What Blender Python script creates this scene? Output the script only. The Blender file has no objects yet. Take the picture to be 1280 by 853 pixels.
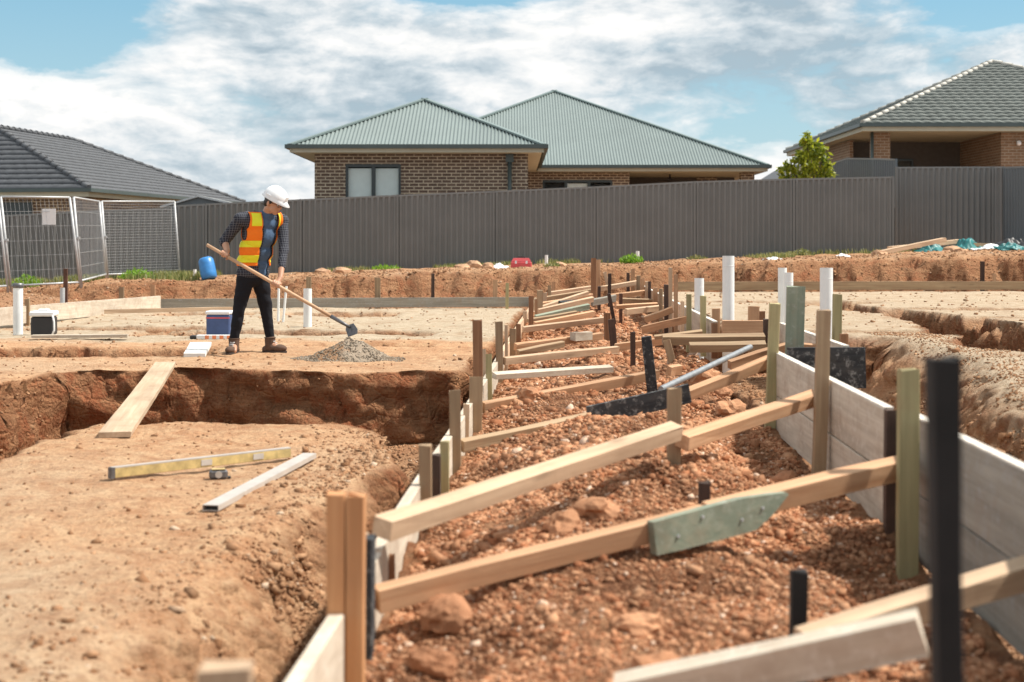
import bpy, bmesh, math, random
import numpy as np
from mathutils import Vector, Matrix
random.seed(7)
S = bpy.context.scene
COL = S.collection
R = math.radians
F = 1778.0          # focal length in photo pixels (50 mm on 36 mm)
CZ = 1.06           # camera height above the left building pad
HY = 310.0          # horizon row

# ------------------------------------------------------------------ camera, light, sky
cam_d = bpy.data.cameras.new('camera'); cam = bpy.data.objects.new('camera', cam_d); COL.objects.link(cam)
cam.location = (0, 0, CZ); cam.rotation_euler = (R(90), 0, 0)
cam_d.lens = 50; cam_d.sensor_width = 36; cam_d.shift_y = -116.5/1280
cam_d.clip_start = 0.05; cam_d.clip_end = 3000
cam_d.dof.use_dof = True; cam_d.dof.focus_distance = 13.5; cam_d.dof.aperture_fstop = 3.3
S.camera = cam
SUN_EL, SUN_AZ = 54.0, 84.0     # azimuth measured clockwise from +Y (into the picture) towards +X
S.view_settings.view_transform = 'Standard'; S.view_settings.look = 'None'
S.view_settings.gamma = 1; S.view_settings.use_curve_mapping = False
S.view_settings.exposure = 0.55
sd = bpy.data.lights.new('sun', 'SUN'); sd.energy = 4.3; sd.angle = R(2.5); sd.color = (1, 0.94, 0.84)
sun = bpy.data.objects.new('sun', sd); COL.objects.link(sun)
sv = Vector((math.sin(R(SUN_AZ))*math.cos(R(SUN_EL)), math.cos(R(SUN_AZ))*math.cos(R(SUN_EL)), math.sin(R(SUN_EL))))
sun.rotation_euler = (-sv).to_track_quat('-Z', 'Y').to_euler()
W = bpy.data.worlds.new('World'); S.world = W; W.use_nodes = True
nt = W.node_tree; nt.nodes.clear()

class NT:
    def __init__(s, t): s.t = t
    def n(s, typ, **kw):
        nd = s.t.nodes.new(typ)
        for k, v in kw.items():
            if k[0] == '_': nd.inputs[int(k[1:])].default_value = v
            else: setattr(nd, k, v)
        return nd
    def l(s, a, b): s.t.links.new(a, b)
    def m(s, op, a, b=None, c=None, clamp=False):
        nd = s.t.nodes.new('ShaderNodeMath'); nd.operation = op; nd.use_clamp = clamp
        for i, v in enumerate((a, b, c)):
            if v is None: continue
            if isinstance(v, (int, float)): nd.inputs[i].default_value = v
            else: s.l(v, nd.inputs[i])
        return nd.outputs[0]
    def mix(s, f, a, b, bt='MIX'):
        nd = s.t.nodes.new('ShaderNodeMix'); nd.data_type = 'RGBA'; nd.blend_type = bt
        for i, v in ((0, f), (6, a), (7, b)):
            if isinstance(v, (int, float)): nd.inputs[i].default_value = v
            elif isinstance(v, tuple): nd.inputs[i].default_value = (*v, 1) if len(v) == 3 else v
            else: s.l(v, nd.inputs[i])
        return nd.outputs[2]
    def ramp(s, f, pts, mode='LINEAR'):
        nd = s.t.nodes.new('ShaderNodeValToRGB'); nd.color_ramp.interpolation = mode
        e = nd.color_ramp.elements
        while len(e) < len(pts): e.new(0.5)
        for i, (p, c) in enumerate(pts):
            e[i].position = p; e[i].color = (c, c, c, 1) if isinstance(c, (int, float)) else (*c, 1)
        s.l(f, nd.inputs[0]); return nd.outputs[0]
    def noise(s, vec, scale, detail=4, rough=.55, dist=0.0, w=None):
        nd = s.t.nodes.new('ShaderNodeTexNoise')
        nd.inputs['Scale'].default_value = scale; nd.inputs['Detail'].default_value = detail
        nd.inputs['Roughness'].default_value = rough; nd.inputs['Distortion'].default_value = dist
        if vec is not None: s.l(vec, nd.inputs['Vector'])
        return nd.outputs['Fac']
    def mapping(s, vec, scale=(1,1,1), loc=(0,0,0), rot=(0,0,0)):
        nd = s.t.nodes.new('ShaderNodeMapping'); nd.inputs['Scale'].default_value = scale
        nd.inputs['Location'].default_value = loc; nd.inputs['Rotation'].default_value = rot
        s.l(vec, nd.inputs[0]); return nd.outputs[0]

N = NT(nt)
tc = N.n('ShaderNodeTexCoord')
sky = N.n('ShaderNodeTexSky', sky_type='NISHITA', sun_disc=False)
sky.sun_elevation = R(SUN_EL); sky.sun_rotation = R(SUN_AZ); sky.air_density = 1.3; sky.dust_density = 0.3; sky.ozone_density = 3.0
sep = N.n('ShaderNodeSeparateXYZ'); N.l(tc.outputs['Generated'], sep.inputs[0])
dx, dy, dz = sep.outputs
# cloud layer as seen on the dome: azimuth-like and elevation-like coordinates of the direction
az = N.m('ARCTAN2', dx, dy); el = N.m('ARCSINE', dz)
cv = N.n('ShaderNodeCombineXYZ'); N.l(az, cv.inputs[0]); N.l(N.m('MULTIPLY', el, 2.3), cv.inputs[1])
c1 = N.noise(cv.outputs[0], 6.5, 9, .58, .35)
c2 = N.noise(N.mapping(cv.outputs[0], (1,1,1), (3.1,.07,2.0)), 5.0, 7, .6, .2)
c3 = N.noise(N.mapping(cv.outputs[0], (1,1.1,1), (7.7,1.3,5.0)), 22.0, 8, .62, .3)
def gauss(ax, ez, sx, sz, amp):
    a = N.m('DIVIDE', N.m('SUBTRACT', az, ax), sx); b = N.m('DIVIDE', N.m('SUBTRACT', el, ez), sz)
    r2 = N.m('ADD', N.m('MULTIPLY', a, a), N.m('MULTIPLY', b, b))
    return N.m('MULTIPLY', N.m('EXPONENT', N.m('MULTIPLY', r2, -1.0)), amp)
dens = N.m('ADD', c1, .17)
dens = N.m('ADD', dens, N.m('MULTIPLY', N.m('SUBTRACT', c3, .5), .42))
for g in ((.36,.165,.10,.02,-.3), (.17,.075,.05,.02,-.15), (-.345,.150,.085,.034,-.55), (-.02,.182,.07,.016,-.5), (-.25,.172,.05,.012,-.1), (.32,.125,.13,.05,-.10), (-.1,.05,.1,.02,-.08),
          (-.12,.13,.11,.03,.22), (-.33,.085,.08,.02,.20), (.05,.135,.09,.02,.20), (.10,.172,.07,.02,.2), (-.16,.045,.05,.016,.18)):
    dens = N.m('ADD', dens, gauss(*g))
dens = N.m('ADD', dens, N.ramp(el, [(.25, 0.0), (.6, .12)]))
cover = N.ramp(dens, [(.44, 0.0), (.53, .45), (.62, .85), (.74, 1.0)], 'EASE')
shade = N.m('ADD', N.m('MULTIPLY', c2, .8), N.m('ADD', N.m('MULTIPLY', c3, .35), gauss(-.10,.098,.09,.028,-.20)))
shade = N.m('ADD', shade, N.m('ADD', gauss(.24,.13,.16,.045,-.16), gauss(-.30,.09,.08,.02,.10)))
shade = N.m('ADD', shade, gauss(.08,.155,.16,.02,.12))
c1b = N.noise(N.mapping(cv.outputs[0], (1,1,1), (.018,.030,0)), 6.5, 9, .58, .35)
c3b = N.noise(N.mapping(cv.outputs[0], (1,1.1,1), (7.707,1.312,5.0)), 22.0, 8, .62, .3)
shade = N.m('ADD', shade, N.m('ADD', N.m('MULTIPLY', N.m('SUBTRACT', c1, c1b), 1.1), N.m('MULTIPLY', N.m('SUBTRACT', c3, c3b), .35)))
ccol = N.ramp(shade, [(.36, (2.9,3.6,4.1)), (.50, (4.3,4.85,5.2)), (.62, (5.9,6.1,6.2)), (.76, (7.2,7.1,6.95))])
blue = N.mix(1.0, sky.outputs[0], (.50,.86,1.02), 'MULTIPLY')
blue = N.mix(.55, blue, (1.7,3.4,4.3))
pale = N.mix(N.ramp(el, [(0.0, .85), (.12, .35), (.2, 0.05)]), blue, (4.3,5.2,5.6))
skyc = N.mix(cover, pale, ccol)
bg = N.n('ShaderNodeBackground'); N.l(skyc, bg.inputs[0]); bg.inputs[1].default_value = 0.100
wo = N.n('ShaderNodeOutputWorld'); N.l(bg.outputs[0], wo.inputs[0])

# ------------------------------------------------------------------ helpers
def P(px, py, D): return Vector(((px-640)/F*D, D, CZ-(py-HY)/F*D))
def props(o, label=None, cat=None, group=None, kind=None):
    if label: o['label'] = label
    if cat: o['category'] = cat
    if group: o['group'] = group
    if kind: o['kind'] = kind
    return o
def link(name, me, mat=None, parent=None):
    o = bpy.data.objects.new(name, me); COL.objects.link(o)
    if mat is not None and not me.materials: me.materials.append(mat)
    if parent: o.parent = parent
    return o
def thing(name, label, cat, loc=(0,0,0), rz=0, group=None):
    o = bpy.data.objects.new(name, None); COL.objects.link(o); o.empty_display_size = .1
    o.location = loc; o.rotation_euler = (0,0,rz)
    return props(o, label, cat, group)
def np_mesh(name, V, Fq, mat=None, parent=None, smooth=False, uv=None):
    """V (n,3), Fq (m,k) int"""
    me = bpy.data.meshes.new(name); V = np.asarray(V, dtype=np.float32); Fq = np.asarray(Fq, dtype=np.int32)
    k = Fq.shape[1]
    me.vertices.add(len(V)); me.vertices.foreach_set('co', V.ravel())
    me.loops.add(Fq.size); me.loops.foreach_set('vertex_index', Fq.ravel())
    me.polygons.add(len(Fq)); me.polygons.foreach_set('loop_start', np.arange(0, Fq.size, k, dtype=np.int32))
    me.polygons.foreach_set('loop_total', np.full(len(Fq), k, dtype=np.int32))
    if smooth: me.polygons.foreach_set('use_smooth', np.ones(len(Fq), dtype=bool))
    me.update(calc_edges=True); me.validate()
    return link(name, me, mat, parent)
def uvbox(bm):
    uvl = bm.loops.layers.uv.verify()
    for f in bm.faces:
        n = f.normal; a = max(range(3), key=lambda i: abs(n[i]))
        for l in f.loops:
            c = l.vert.co
            l[uvl].uv = (c.x, c.y) if a == 2 else ((c.y, c.z) if a == 0 else (c.x, c.z))
class MB:
    """collects shapes for ONE mesh object"""
    def __init__(s): s.b = bmesh.new()
    def box(s, x0, x1, y0, y1, z0, z1, bev=0):
        vs = [s.b.verts.new(c) for c in ((x0,y0,z0),(x1,y0,z0),(x1,y1,z0),(x0,y1,z0),(x0,y0,z1),(x1,y0,z1),(x1,y1,z1),(x0,y1,z1))]
        fs = [s.b.faces.new([vs[i] for i in q]) for q in ((0,3,2,1),(4,5,6,7),(0,1,5,4),(1,2,6,5),(2,3,7,6),(3,0,4,7))]
        if bev: bmesh.ops.bevel(s.b, geom=list({e for f in fs for e in f.edges}), offset=bev, segments=1, affect='EDGES')
        return s
    def poly(s, pts): s.b.faces.new([s.b.verts.new(p) for p in pts]); return s
    def prism(s, pts, d):
        """closed polygon pts swept by vector d"""
        d = Vector(d); a = [s.b.verts.new(p) for p in pts]; b = [s.b.verts.new(Vector(p)+d) for p in pts]
        n = len(a); s.b.faces.new(a[::-1]); s.b.faces.new(b)
        for i in range(n): s.b.faces.new((a[i], a[(i+1)%n], b[(i+1)%n], b[i]))
        return s
    def bar(s, p0, p1, w, h, up=(0,0,1), bev=0):
        p0, p1 = Vector(p0), Vector(p1); x = (p1-p0).normalized(); u = Vector(up)
        y = u.cross(x)
        y = y.normalized() if y.length > 1e-6 else Vector((0,1,0)); z = x.cross(y)
        c = []
        for p in (p0, p1):
            for a, b in ((-1,-1),(1,-1),(1,1),(-1,1)): c.append(s.b.verts.new(p+y*(a*w/2)+z*(b*h/2)))
        fs = [s.b.faces.new([c[i] for i in q]) for q in ((0,3,2,1),(4,5,6,7),(0,1,5,4),(1,2,6,5),(2,3,7,6),(3,0,4,7))]
        if bev: bmesh.ops.bevel(s.b, geom=list({e for f in fs for e in f.edges}), offset=bev, segments=1, affect='EDGES')
        return s
    def tube(s, pts, rs, n=12, cap=True):
        pts = [Vector(p) for p in pts]
        if not hasattr(rs, '__len__'): rs = [rs]*len(pts)
        prev = None; rings = []
        for i, p in enumerate(pts):
            t = (pts[min(i+1, len(pts)-1)]-pts[max(i-1, 0)]).normalized()
            a = t.orthogonal() if prev is None else (prev - t*prev.dot(t))
            a.normalize(); prev = a; b = t.cross(a)
            rings.append([s.b.verts.new(p+(a*math.cos(2*math.pi*k/n)+b*math.sin(2*math.pi*k/n))*rs[i]) for k in range(n)])
        for r0, r1 in zip(rings, rings[1:]):
            for k in range(n): s.b.faces.new((r0[k], r0[(k+1)%n], r1[(k+1)%n], r1[k])).smooth = True
        if cap: s.b.faces.new(rings[0][::-1]); s.b.faces.new(rings[-1])
        return s
    def ball(s, c, r, mat=None, seg=14):
        M = Matrix.Translation(c) @ (mat or Matrix.Identity(4)) @ Matrix.Diagonal((*(r if hasattr(r,'__len__') else (r,r,r)), 1))
        g = bmesh.ops.create_uvsphere(s.b, u_segments=seg, v_segments=max(6, seg*2//3), radius=1, matrix=M)
        for v in g['verts']:
            for f in v.link_faces: f.smooth = True
        return s
    def build(s, name, mat=None, parent=None, norm=True, uv=True):
        if norm: bmesh.ops.recalc_face_normals(s.b, faces=s.b.faces)
        s.b.normal_update()
        if uv: uvbox(s.b)
        me = bpy.data.meshes.new(name); s.b.to_mesh(me); s.b.free()
        return link(name, me, mat, parent)

# ------------------------------------------------------------------ materials
def newmat(name):
    m = bpy.data.materials.new(name); m.use_nodes = True; t = NT(m.node_tree)
    b = m.node_tree.nodes['Principled BSDF']; return m, t, b
def bump(t, b, h, strength=.3, dist=.01):
    nd = t.n('ShaderNodeBump'); nd.inputs['Strength'].default_value = strength; nd.inputs['Distance'].default_value = dist
    t.l(h, nd.inputs['Height']); t.l(nd.outputs[0], b.inputs['Normal']); return nd
def flat(name, c, rough=.6, metal=0.0, var=.12, scale=8.0, bumpy=0.0, spec=.5):
    m, t, b = newmat(name); co = t.n('ShaderNodeTexCoord').outputs['Object']
    nz = t.noise(co, scale, 5, .6)
    lo = tuple(x*(1-var*1.6) for x in c); hi = tuple(min(1, x*(1+var)) for x in c)
    t.l(t.mix(t.ramp(nz, [(.3,0),(.7,1)]), lo, hi), b.inputs['Base Color'])
    b.inputs['Roughness'].default_value = rough; b.inputs['Metallic'].default_value = metal
    b.inputs['Specular IOR Level'].default_value = spec
    if bumpy: bump(t, b, t.noise(co, scale*4, 4, .6), bumpy, .01)
    return m
def wood(name, c0, c1, dirt=(.30,.17,.10), dirty=.35, rough=.75, knots=True, stain=None):
    m, t, b = newmat(name); co = t.n('ShaderNodeTexCoord').outputs['Object']
    oi = t.n('ShaderNodeObjectInfo').outputs['Random']
    sh = t.n('ShaderNodeVectorMath', operation='ADD'); cb = t.n('ShaderNodeCombineXYZ')
    k = t.m('MULTIPLY', oi, 17.0)
    for i in range(3): t.l(k, cb.inputs[i])
    t.l(co, sh.inputs[0]); t.l(cb.outputs[0], sh.inputs[1]); v = sh.outputs[0]
    g = t.noise(t.mapping(v, (1.6, 38, 38)), 1.0, 6, .6, .5)
    g2 = t.noise(t.mapping(v, (.9, 7, 7)), 1.0, 3, .5, .8)
    col = t.mix(t.ramp(g, [(.32,0),(.68,1)]), c0, c1)
    col = t.mix(t.m('MULTIPLY', t.ramp(g2, [(.42,0),(.7,1)]), .5), col, tuple(x*.62 for x in c0))
    if knots:
        vo = t.n('ShaderNodeTexVoronoi'); t.l(t.mapping(v, (1.8, 9, 9)), vo.inputs['Vector']); vo.inputs['Scale'].default_value = 1.0
        kn = t.ramp(vo.outputs['Distance'], [(.05,1),(.17,0)])
        col = t.mix(t.m('MULTIPLY', kn, .55), col, tuple(x*.35 for x in c0))
    d = t.noise(v, 5.0, 7, .68)
    col = t.mix(t.m('MULTIPLY', t.ramp(d, [(.48,0),(.72,1)]), dirty), col, dirt)
    if stain:
        d2 = t.noise(v, 26.0, 8, .75)
        col = t.mix(t.ramp(d2, [(.53,0),(.64,.7)]), col, stain)
    hv = t.n('ShaderNodeHueSaturation'); t.l(col, hv.inputs['Color'])
    t.l(t.m('ADD', t.m('MULTIPLY', oi, .34), .82), hv.inputs['Value']); t.l(hv.outputs[0], b.inputs['Base Color'])
    b.inputs['Roughness'].default_value = rough; b.inputs['Specular IOR Level'].default_value = .3
    bump(t, b, t.m('ADD', g, t.m('MULTIPLY', d, .6)), .35, .004)
    return m
M = {}
M['fresh'] = wood('fresh_pine', (.46,.25,.135), (.62,.39,.235), dirty=.35)
M['fresh2'] = wood('pale_pine', (.53,.36,.235), (.68,.50,.34), dirty=.3)
M['old'] = wood('weathered_pine', (.30,.20,.12), (.44,.32,.20), dirty=.45)
M['brown'] = wood('brown_hardwood', (.20,.095,.05), (.32,.17,.09), dirty=.4)
M['yellowish'] = wood('treated_pine', (.33,.29,.15), (.47,.40,.22), dirty=.35)
M['green'] = wood('green_stained_ply', (.20,.245,.185), (.31,.33,.25), dirt=(.30,.20,.13), dirty=.5, knots=False, stain=(.34,.36,.30))
M['orangepine'] = wood('orange_pine', (.52,.235,.10), (.64,.34,.165), dirty=.25)
M['pale'] = wood('pale_plank', (.58,.42,.28), (.72,.56,.40), dirty=.3, knots=False)
M['pitch'] = flat('tarry_black_timber', (.012,.010,.010), .8, var=.3)
M['whiteply'] = wood('cement_stained_board', (.50,.42,.33), (.68,.60,.49), dirt=(.33,.22,.15), dirty=.6, knots=False, stain=(.66,.60,.52))
M['greyply'] = wood('grey_formply', (.24,.22,.185), (.36,.33,.28), dirt=(.28,.19,.13), dirty=.4, knots=False, stain=(.34,.33,.32))
M['blackply'] = wood('black_formply', (.022,.024,.028), (.05,.052,.056), dirt=(.16,.14,.12), dirty=.35, knots=False, stain=(.30,.30,.29))
M['dark'] = wood('dark_stained_timber', (.045,.03,.024), (.10,.06,.045), dirt=(.16,.09,.06), dirty=.4, knots=False)
M['edgewhite'] = flat('whitish_board', (.74,.68,.60), .8, var=.15, scale=14)
M['pvc'] = flat('white_pvc', (.80,.82,.82), .35, var=.05, scale=6)
M['steelpipe'] = flat('galvanised_steel', (.30,.32,.34), .5, .5, var=.15, scale=20)
M['galv'] = flat('dull_galvanised', (.52,.53,.54), .5, .3, var=.1, scale=10)
M['wire'] = flat('mesh_wire', (.40,.41,.42), .5, .3, var=.1, scale=10)
M['fence'] = flat('grey_fence_sheet', (.172,.175,.173), .5, var=.06, scale=1.2, spec=.4)
M['fencelight'] = flat('bluegrey_fence_sheet', (.13,.15,.165), .5, var=.06, scale=1.2, spec=.4)
M['fencecap'] = flat('grey_fence_rail', (.19,.195,.195), .45, var=.05, scale=2)
M['roofgreen'] = flat('greygreen_roof_steel', (.195,.24,.235), .38, var=.05, scale=.7, spec=.6)
M['roofcap'] = flat('roof_capping', (.17,.225,.22), .4, var=.05, scale=2)
M['gutter'] = flat('dark_green_gutter', (.06,.085,.085), .4, var=.08, scale=3)
M['fascia'] = flat('cream_fascia', (.47,.47,.38), .6, var=.05, scale=3)
M['soffit'] = flat('cream_soffit', (.50,.50,.40), .8, var=.04, scale=3)
M['tiledark'] = flat('charcoal_roof_tile', (.095,.10,.11), .55, var=.16, scale=5, spec=.4)
M['tilegrey'] = flat('greygreen_roof_tile', (.14,.155,.145), .65, var=.22, spec=.2, scale=5)
M['ridgepale'] = flat('pale_ridge_tile', (.50,.48,.43), .6, var=.18, scale=4)
M['frame'] = flat('dark_window_frame', (.035,.05,.055), .4, var=.05)
M['blind'] = flat('white_roller_blind', (.86,.90,.90), .8, var=.03)
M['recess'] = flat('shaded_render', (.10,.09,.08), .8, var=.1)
M['black'] = flat('black_plastic', (.022,.022,.025), .5, var=.1)
M['white'] = flat('white_plastic', (.80,.81,.82), .32, var=.04)
M['red'] = flat('red_plastic', (.62,.09,.10), .42, var=.12)
M['blue'] = flat('blue_plastic', (.04,.22,.55), .4, var=.1)
M['navy'] = flat('navy_blue_plastic', (.05,.09,.22), .45, var=.1)
M['orange'] = flat('orange_plastic', (.8,.25,.1), .5, var=.05)
M['yellow'] = flat('yellow_painted_aluminium', (.56,.42,.18), .55, var=.25, scale=18)
M['alu'] = flat('brushed_aluminium', (.52,.48,.44), .45, .15, var=.08, scale=10)
M['steel'] = flat('worn_steel', (.16,.16,.17), .45, .6, var=.25, scale=30)
M['concrete'] = flat('pale_concrete', (.74,.74,.72), .85, var=.1, scale=12, bumpy=.3)
M['teal'] = flat('teal_tarpaulin', (.012,.17,.175), .5, var=.35, scale=7)
M['paper'] = flat('white_paper', (.8,.8,.8), .7, var=.02)
M['rust'] = flat('rusty_steel', (.12,.055,.035), .8, var=.3, scale=14)
def brick(name, c1, c2, mortar, bw=.24, bh=.086):
    m, t, b = newmat(name); uv = t.n('ShaderNodeUVMap').outputs[0]
    br = t.n('ShaderNodeTexBrick'); t.l(uv, br.inputs['Vector'])
    br.inputs['Color1'].default_value = (*c1,1); br.inputs['Color2'].default_value = (*c2,1); br.inputs['Mortar'].default_value = (*mortar,1)
    br.inputs['Scale'].default_value = 1; br.inputs['Mortar Size'].default_value = .012; br.inputs['Mortar Smooth'].default_value = .1
    br.inputs['Brick Width'].default_value = bw; br.inputs['Row Height'].default_value = bh; br.inputs['Bias'].default_value = 0
    nz = t.noise(uv, 3.0, 6, .65)
    t.l(t.mix(t.m('MULTIPLY', t.ramp(nz, [(.4,0),(.7,1)]), .35), br.outputs[0], tuple(x*.6 for x in c1)), b.inputs['Base Color'])
    b.inputs['Roughness'].default_value = .88
    bump(t, b, t.m('MULTIPLY', br.outputs['Fac'], -1.0), .6, .008); return m
M['brickdark'] = brick('brown_brick', (.115,.078,.060), (.165,.118,.09), (.56,.49,.37))
M['brickwarm'] = brick('tan_brick', (.20,.12,.07), (.27,.165,.10), (.34,.28,.21))
def glassmat():
    m, t, b = newmat('window_glass'); b.inputs['Base Color'].default_value = (.03,.035,.04,1)
    b.inputs['Roughness'].default_value = .06; b.inputs['Specular IOR Level'].default_value = .9
    return m
M['glass'] = glassmat()
# ------------------------------------------------------------------ terrain: building pads cut by footing trenches
rng = np.random.default_rng(11)
T8 = rng.random((8, 256, 256)).astype(np.float32)
def vn(x, y, k=0):
    xi = np.floor(x).astype(np.int64); yi = np.floor(y).astype(np.int64); fx = x-xi; fy = y-yi
    fx = fx*fx*(3-2*fx); fy = fy*fy*(3-2*fy); t = T8[k % 8]
    a = t[yi & 255, xi & 255]; b = t[yi & 255, (xi+1) & 255]; c = t[(yi+1) & 255, xi & 255]; d = t[(yi+1) & 255, (xi+1) & 255]
    return (a*(1-fx)+b*fx)*(1-fy)+(c*(1-fx)+d*fx)*fy
def fbm(x, y, o=4, k=0, g=.5):
    s = 0; a = 1; n = 0
    for i in range(o):
        s = s+a*(vn(x*2**i+17.3*i, y*2**i-9.1*i, k+i)-.5); n += a; a *= g
    return s/n*2            # about -1..1
def lumps(x, y, k=0):
    """rounded clods: 0..1"""
    xi = np.floor(x).astype(np.int64); yi = np.floor(y).astype(np.int64); best = np.zeros_like(x, dtype=np.float64)
    for i in (-1,0,1):
        for j in (-1,0,1):
            cx = xi+i; cy = yi+j
            px = cx+T8[k%8][cy & 255, cx & 255]; py = cy+T8[(k+1)%8][cy & 255, cx & 255]; r = .3+.6*T8[(k+2)%8][cy & 255, cx & 255]
            d2 = (x-px)**2+(y-py)**2
            best = np.maximum(best, np.sqrt(np.maximum(0, r*r-d2)))
    return best
def ss(a, b, x): t = np.clip((x-a)/(b-a), 0, 1); return t*t*(3-2*t)
SL = .0388
# everything below is in metres; z is measured from the camera height and shifted by CZ at the end
def terrain(X, Y):
    X = np.asarray(X, dtype=np.float64); Y = np.asarray(Y, dtype=np.float64)
    u = X-SL*Y
    wob = fbm(X*.9, Y*.9, 3, 0)*.16+fbm(X*4, Y*4, 3, 3)*.07
    fine = fbm(X*13, Y*13, 3, 2)*.03
    w2 = wob+fine
    # ---- left pad
    pad = -1.06+fbm(X*.5, Y*.5, 3, 1)*.03+fbm(X*3, Y*3, 4, 4)*.018-np.maximum(0,lumps(X*2.3,Y*2.3,6)-.45)*.04+fbm(X*18,Y*18,2,3)*.005
    lipL = np.interp(Y, [0, 4, 6, 7.2, 8.6, 11.6, 13, 17, 25], [-1.10, -1.03, -1.00, -.93, -.93, -.96, -.92, -.86, -.80])
    wN = np.interp(Y, [0, 5.2, 6.8, 10, 12, 14, 26], [.36, .32, .12, .15, .12, .10, .10])     # slope half-width of the cut
    tr = ss(-wN, wN, u-lipL+w2*np.interp(Y, [0,9,14,26], [1.0, .8, .45, .4])-.10)           # corridor-side trench
    def band(d, half, w=.07): return ss(-w, w, half*1.25-np.abs(d))
    cA = 8.62+.25*ss(-1.9,-.9,X)*0 - .9*ss(-1.1, -.4, X)+.12*fbm(X*1.1, X*0+7, 3, 4); cB = 12.17+.10*fbm(X*1.1, X*0+3, 3, 5)
    cross = ss(-.10, .10, Y-cA+w2*.7)*ss(-.05, .05, cB-Y+wob*.45)*ss(-.07, .07, X+3.78+w2*.5)
    left3 = ss(-.08, .08, X+3.86+.12*(12-Y)*.3+w2*.6)*ss(-.14, .14, -2.62-X+w2*.6+.02*(Y-7))*ss(-.05, .05, 12.15-Y+w2*.3)
    big = np.maximum(np.maximum(tr*np.interp(Y,[5,7],[.56,.70]), cross*.62), left3*.58)
    t4 = band(Y-(14.75+.10*(X+3.5))+w2*.8, .48+.1*fbm(X, Y*0, 2, 6))*ss(-.2,.2,-3.2-X+w2)*.26
    t5 = band(Y-(17.85-.04*(X+3))+w2*.6, .40)*ss(-.3,.3,X+4.7)*ss(-.3,.3,-1.15-X)*.26
    t5b = band(Y-(18.9)+w2*.8, .30)*ss(-.3,.3,X+6.6)*ss(-.3,.3,-4.0-X)*.22
    t6 = band(Y-22.9+w2, .55)*ss(-.3,.3,X+5.6)*ss(-.4,.4,-2.1-X)*ss(.1,.4,np.abs(X+3.9))*.26
    t7 = band(Y-15.45+w2*.5, .16)*ss(-.3,.3,X+2.2)*ss(-.1,.1,-.9-X)*.10
    edge = ss(.0,.5,big)*(1-ss(.58,.6,big)*.5)
    pad = pad+edge*(lumps(X*5,Y*5,2)*.05+lumps(X*12,Y*12,4)*.03+fbm(X*9,Y*9,3,1)*.03-.03)*np.interp(Y,[0,7,12],[1.3,1,.6])
    zl = pad-np.maximum.reduce([big, t4, t5, t5b, t6, t7])
    clayL = np.maximum.reduce([np.minimum(1,big/.56), t4/.26, t5/.26, t5b/.22, t6/.26, t7*3])
    sandL = ss(-.3, .3, Y-(16.6+.35*X*.2)+w2*2.5)*(1-ss(0,.4,clayL))
    sandL = np.maximum(sandL, ss(-.2,.2,Y-16.05)*ss(-.3,.3,X+2.4)*(1-ss(0,.4,clayL)))
    sandL = np.maximum(sandL, .42*ss(-.2,.5,fbm(X*.35+2, Y*.35, 3, 2))*(1-ss(0,.3,clayL)))
    # ---- right pad
    padR = -.775+fbm(X*.5, Y*.5, 3, 6)*.03+fbm(X*5, Y*5, 3, 5)*.008
    lipR = np.interp(Y, [0, 5.5, 7.3, 9, 12.2, 13.4, 30], [1.85, 1.82, 2.12, 2.42, 2.62, 1.5, 1.42])
    wR = np.interp(Y, [0, 6, 9, 12, 13.5, 30], [.14, .22, .34, .3, .1, .1])
    trR = ss(-wR, wR, lipR-u+w2*1.0+.05)*.48
    r1 = band(X-(4.55+.15*np.sin(Y*.9))+w2*1.4, np.interp(Y, [11, 13, 16, 21], [.55, .50, .32, .28]))*ss(-.3,.3,Y-10.6)*ss(-.3,.3,21.5-Y)*.34
    r2 = band(Y-(13.05+.05*X)+w2*.6, .18)*ss(-.2,.2,X-2.3)*ss(-.2,.2,5.0-X)*.16
    r3 = band(Y-(18.2+.02*X)+w2*.6, .30)*ss(-.3,.3,X-4.7)*.22
    r4 = band(Y-(20.6)+w2*.6, .30)*ss(-.3,.3,X-2.5)*ss(-.3,.3,5.2-X)*.22
    r5 = band(Y-(15.9)+w2*.6, .16)*ss(-.3,.3,X-4.9)*.14
    zr = padR-np.maximum.reduce([trR, r1, r2, r3, r4, r5])
    clayR = np.maximum.reduce([trR/.48, r1/.34, r2/.2, r3/.24, r4/.24, r5/.2])
    sandR = np.clip(1-ss(0.05,.5,clayR),0,1)*.9
    # ---- corridor of loose soil between the two rows of formwork
    mid = np.exp(-((u-.25)/.55)**2)
    corr = -1.12+mid*np.interp(Y, [0, 2.6, 4, 5.0, 6, 8, 11, 14, 26], [.08, .09, .11, .16, .25, .17, .13, .08, .05])
    corr = corr+np.interp(Y, [0, 5, 9, 12, 25], [.02, .02, .03, .05, .08])
    corr = corr+.10*np.exp(-(((u-.95)/.28)**2+((Y-11.0)/.6)**2))*1.7
    corr = corr+fbm(X*1.6, Y*1.6, 3, 3)*.08+fbm(X*4,Y*4,4,2)*.05+lumps(X*3.2, Y*3.2, 1)*.04*vn(X*1.2,Y*1.2,5)+lumps(X*8, Y*8, 2)*.016+lumps(X*19, Y*19, 4)*.012+fbm(X*30, Y*30, 2, 1)*.006
    inC = ss(-.575, -.535, u)*(1-ss(1.20, 1.24, u))*(1-ss(25.1, 25.2, Y))
    notch = ((u > 1.0) & (u < 1.75) & (Y > 8.6) & (Y < 11.4)).astype(float)
    zr = np.where(notch > 0, -1.02+fbm(X*4, Y*4, 3, 2)*.03, zr)
    left = (u < .2)
    z = np.where(left, zl, zr); z = z*(1-inC)+corr*inC
    clay = np.where(left, clayL, clayR)*(1-inC)+.32*inC
    sand = np.where(left, sandL, sandR)*(1-inC)
    rub = inC
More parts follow.
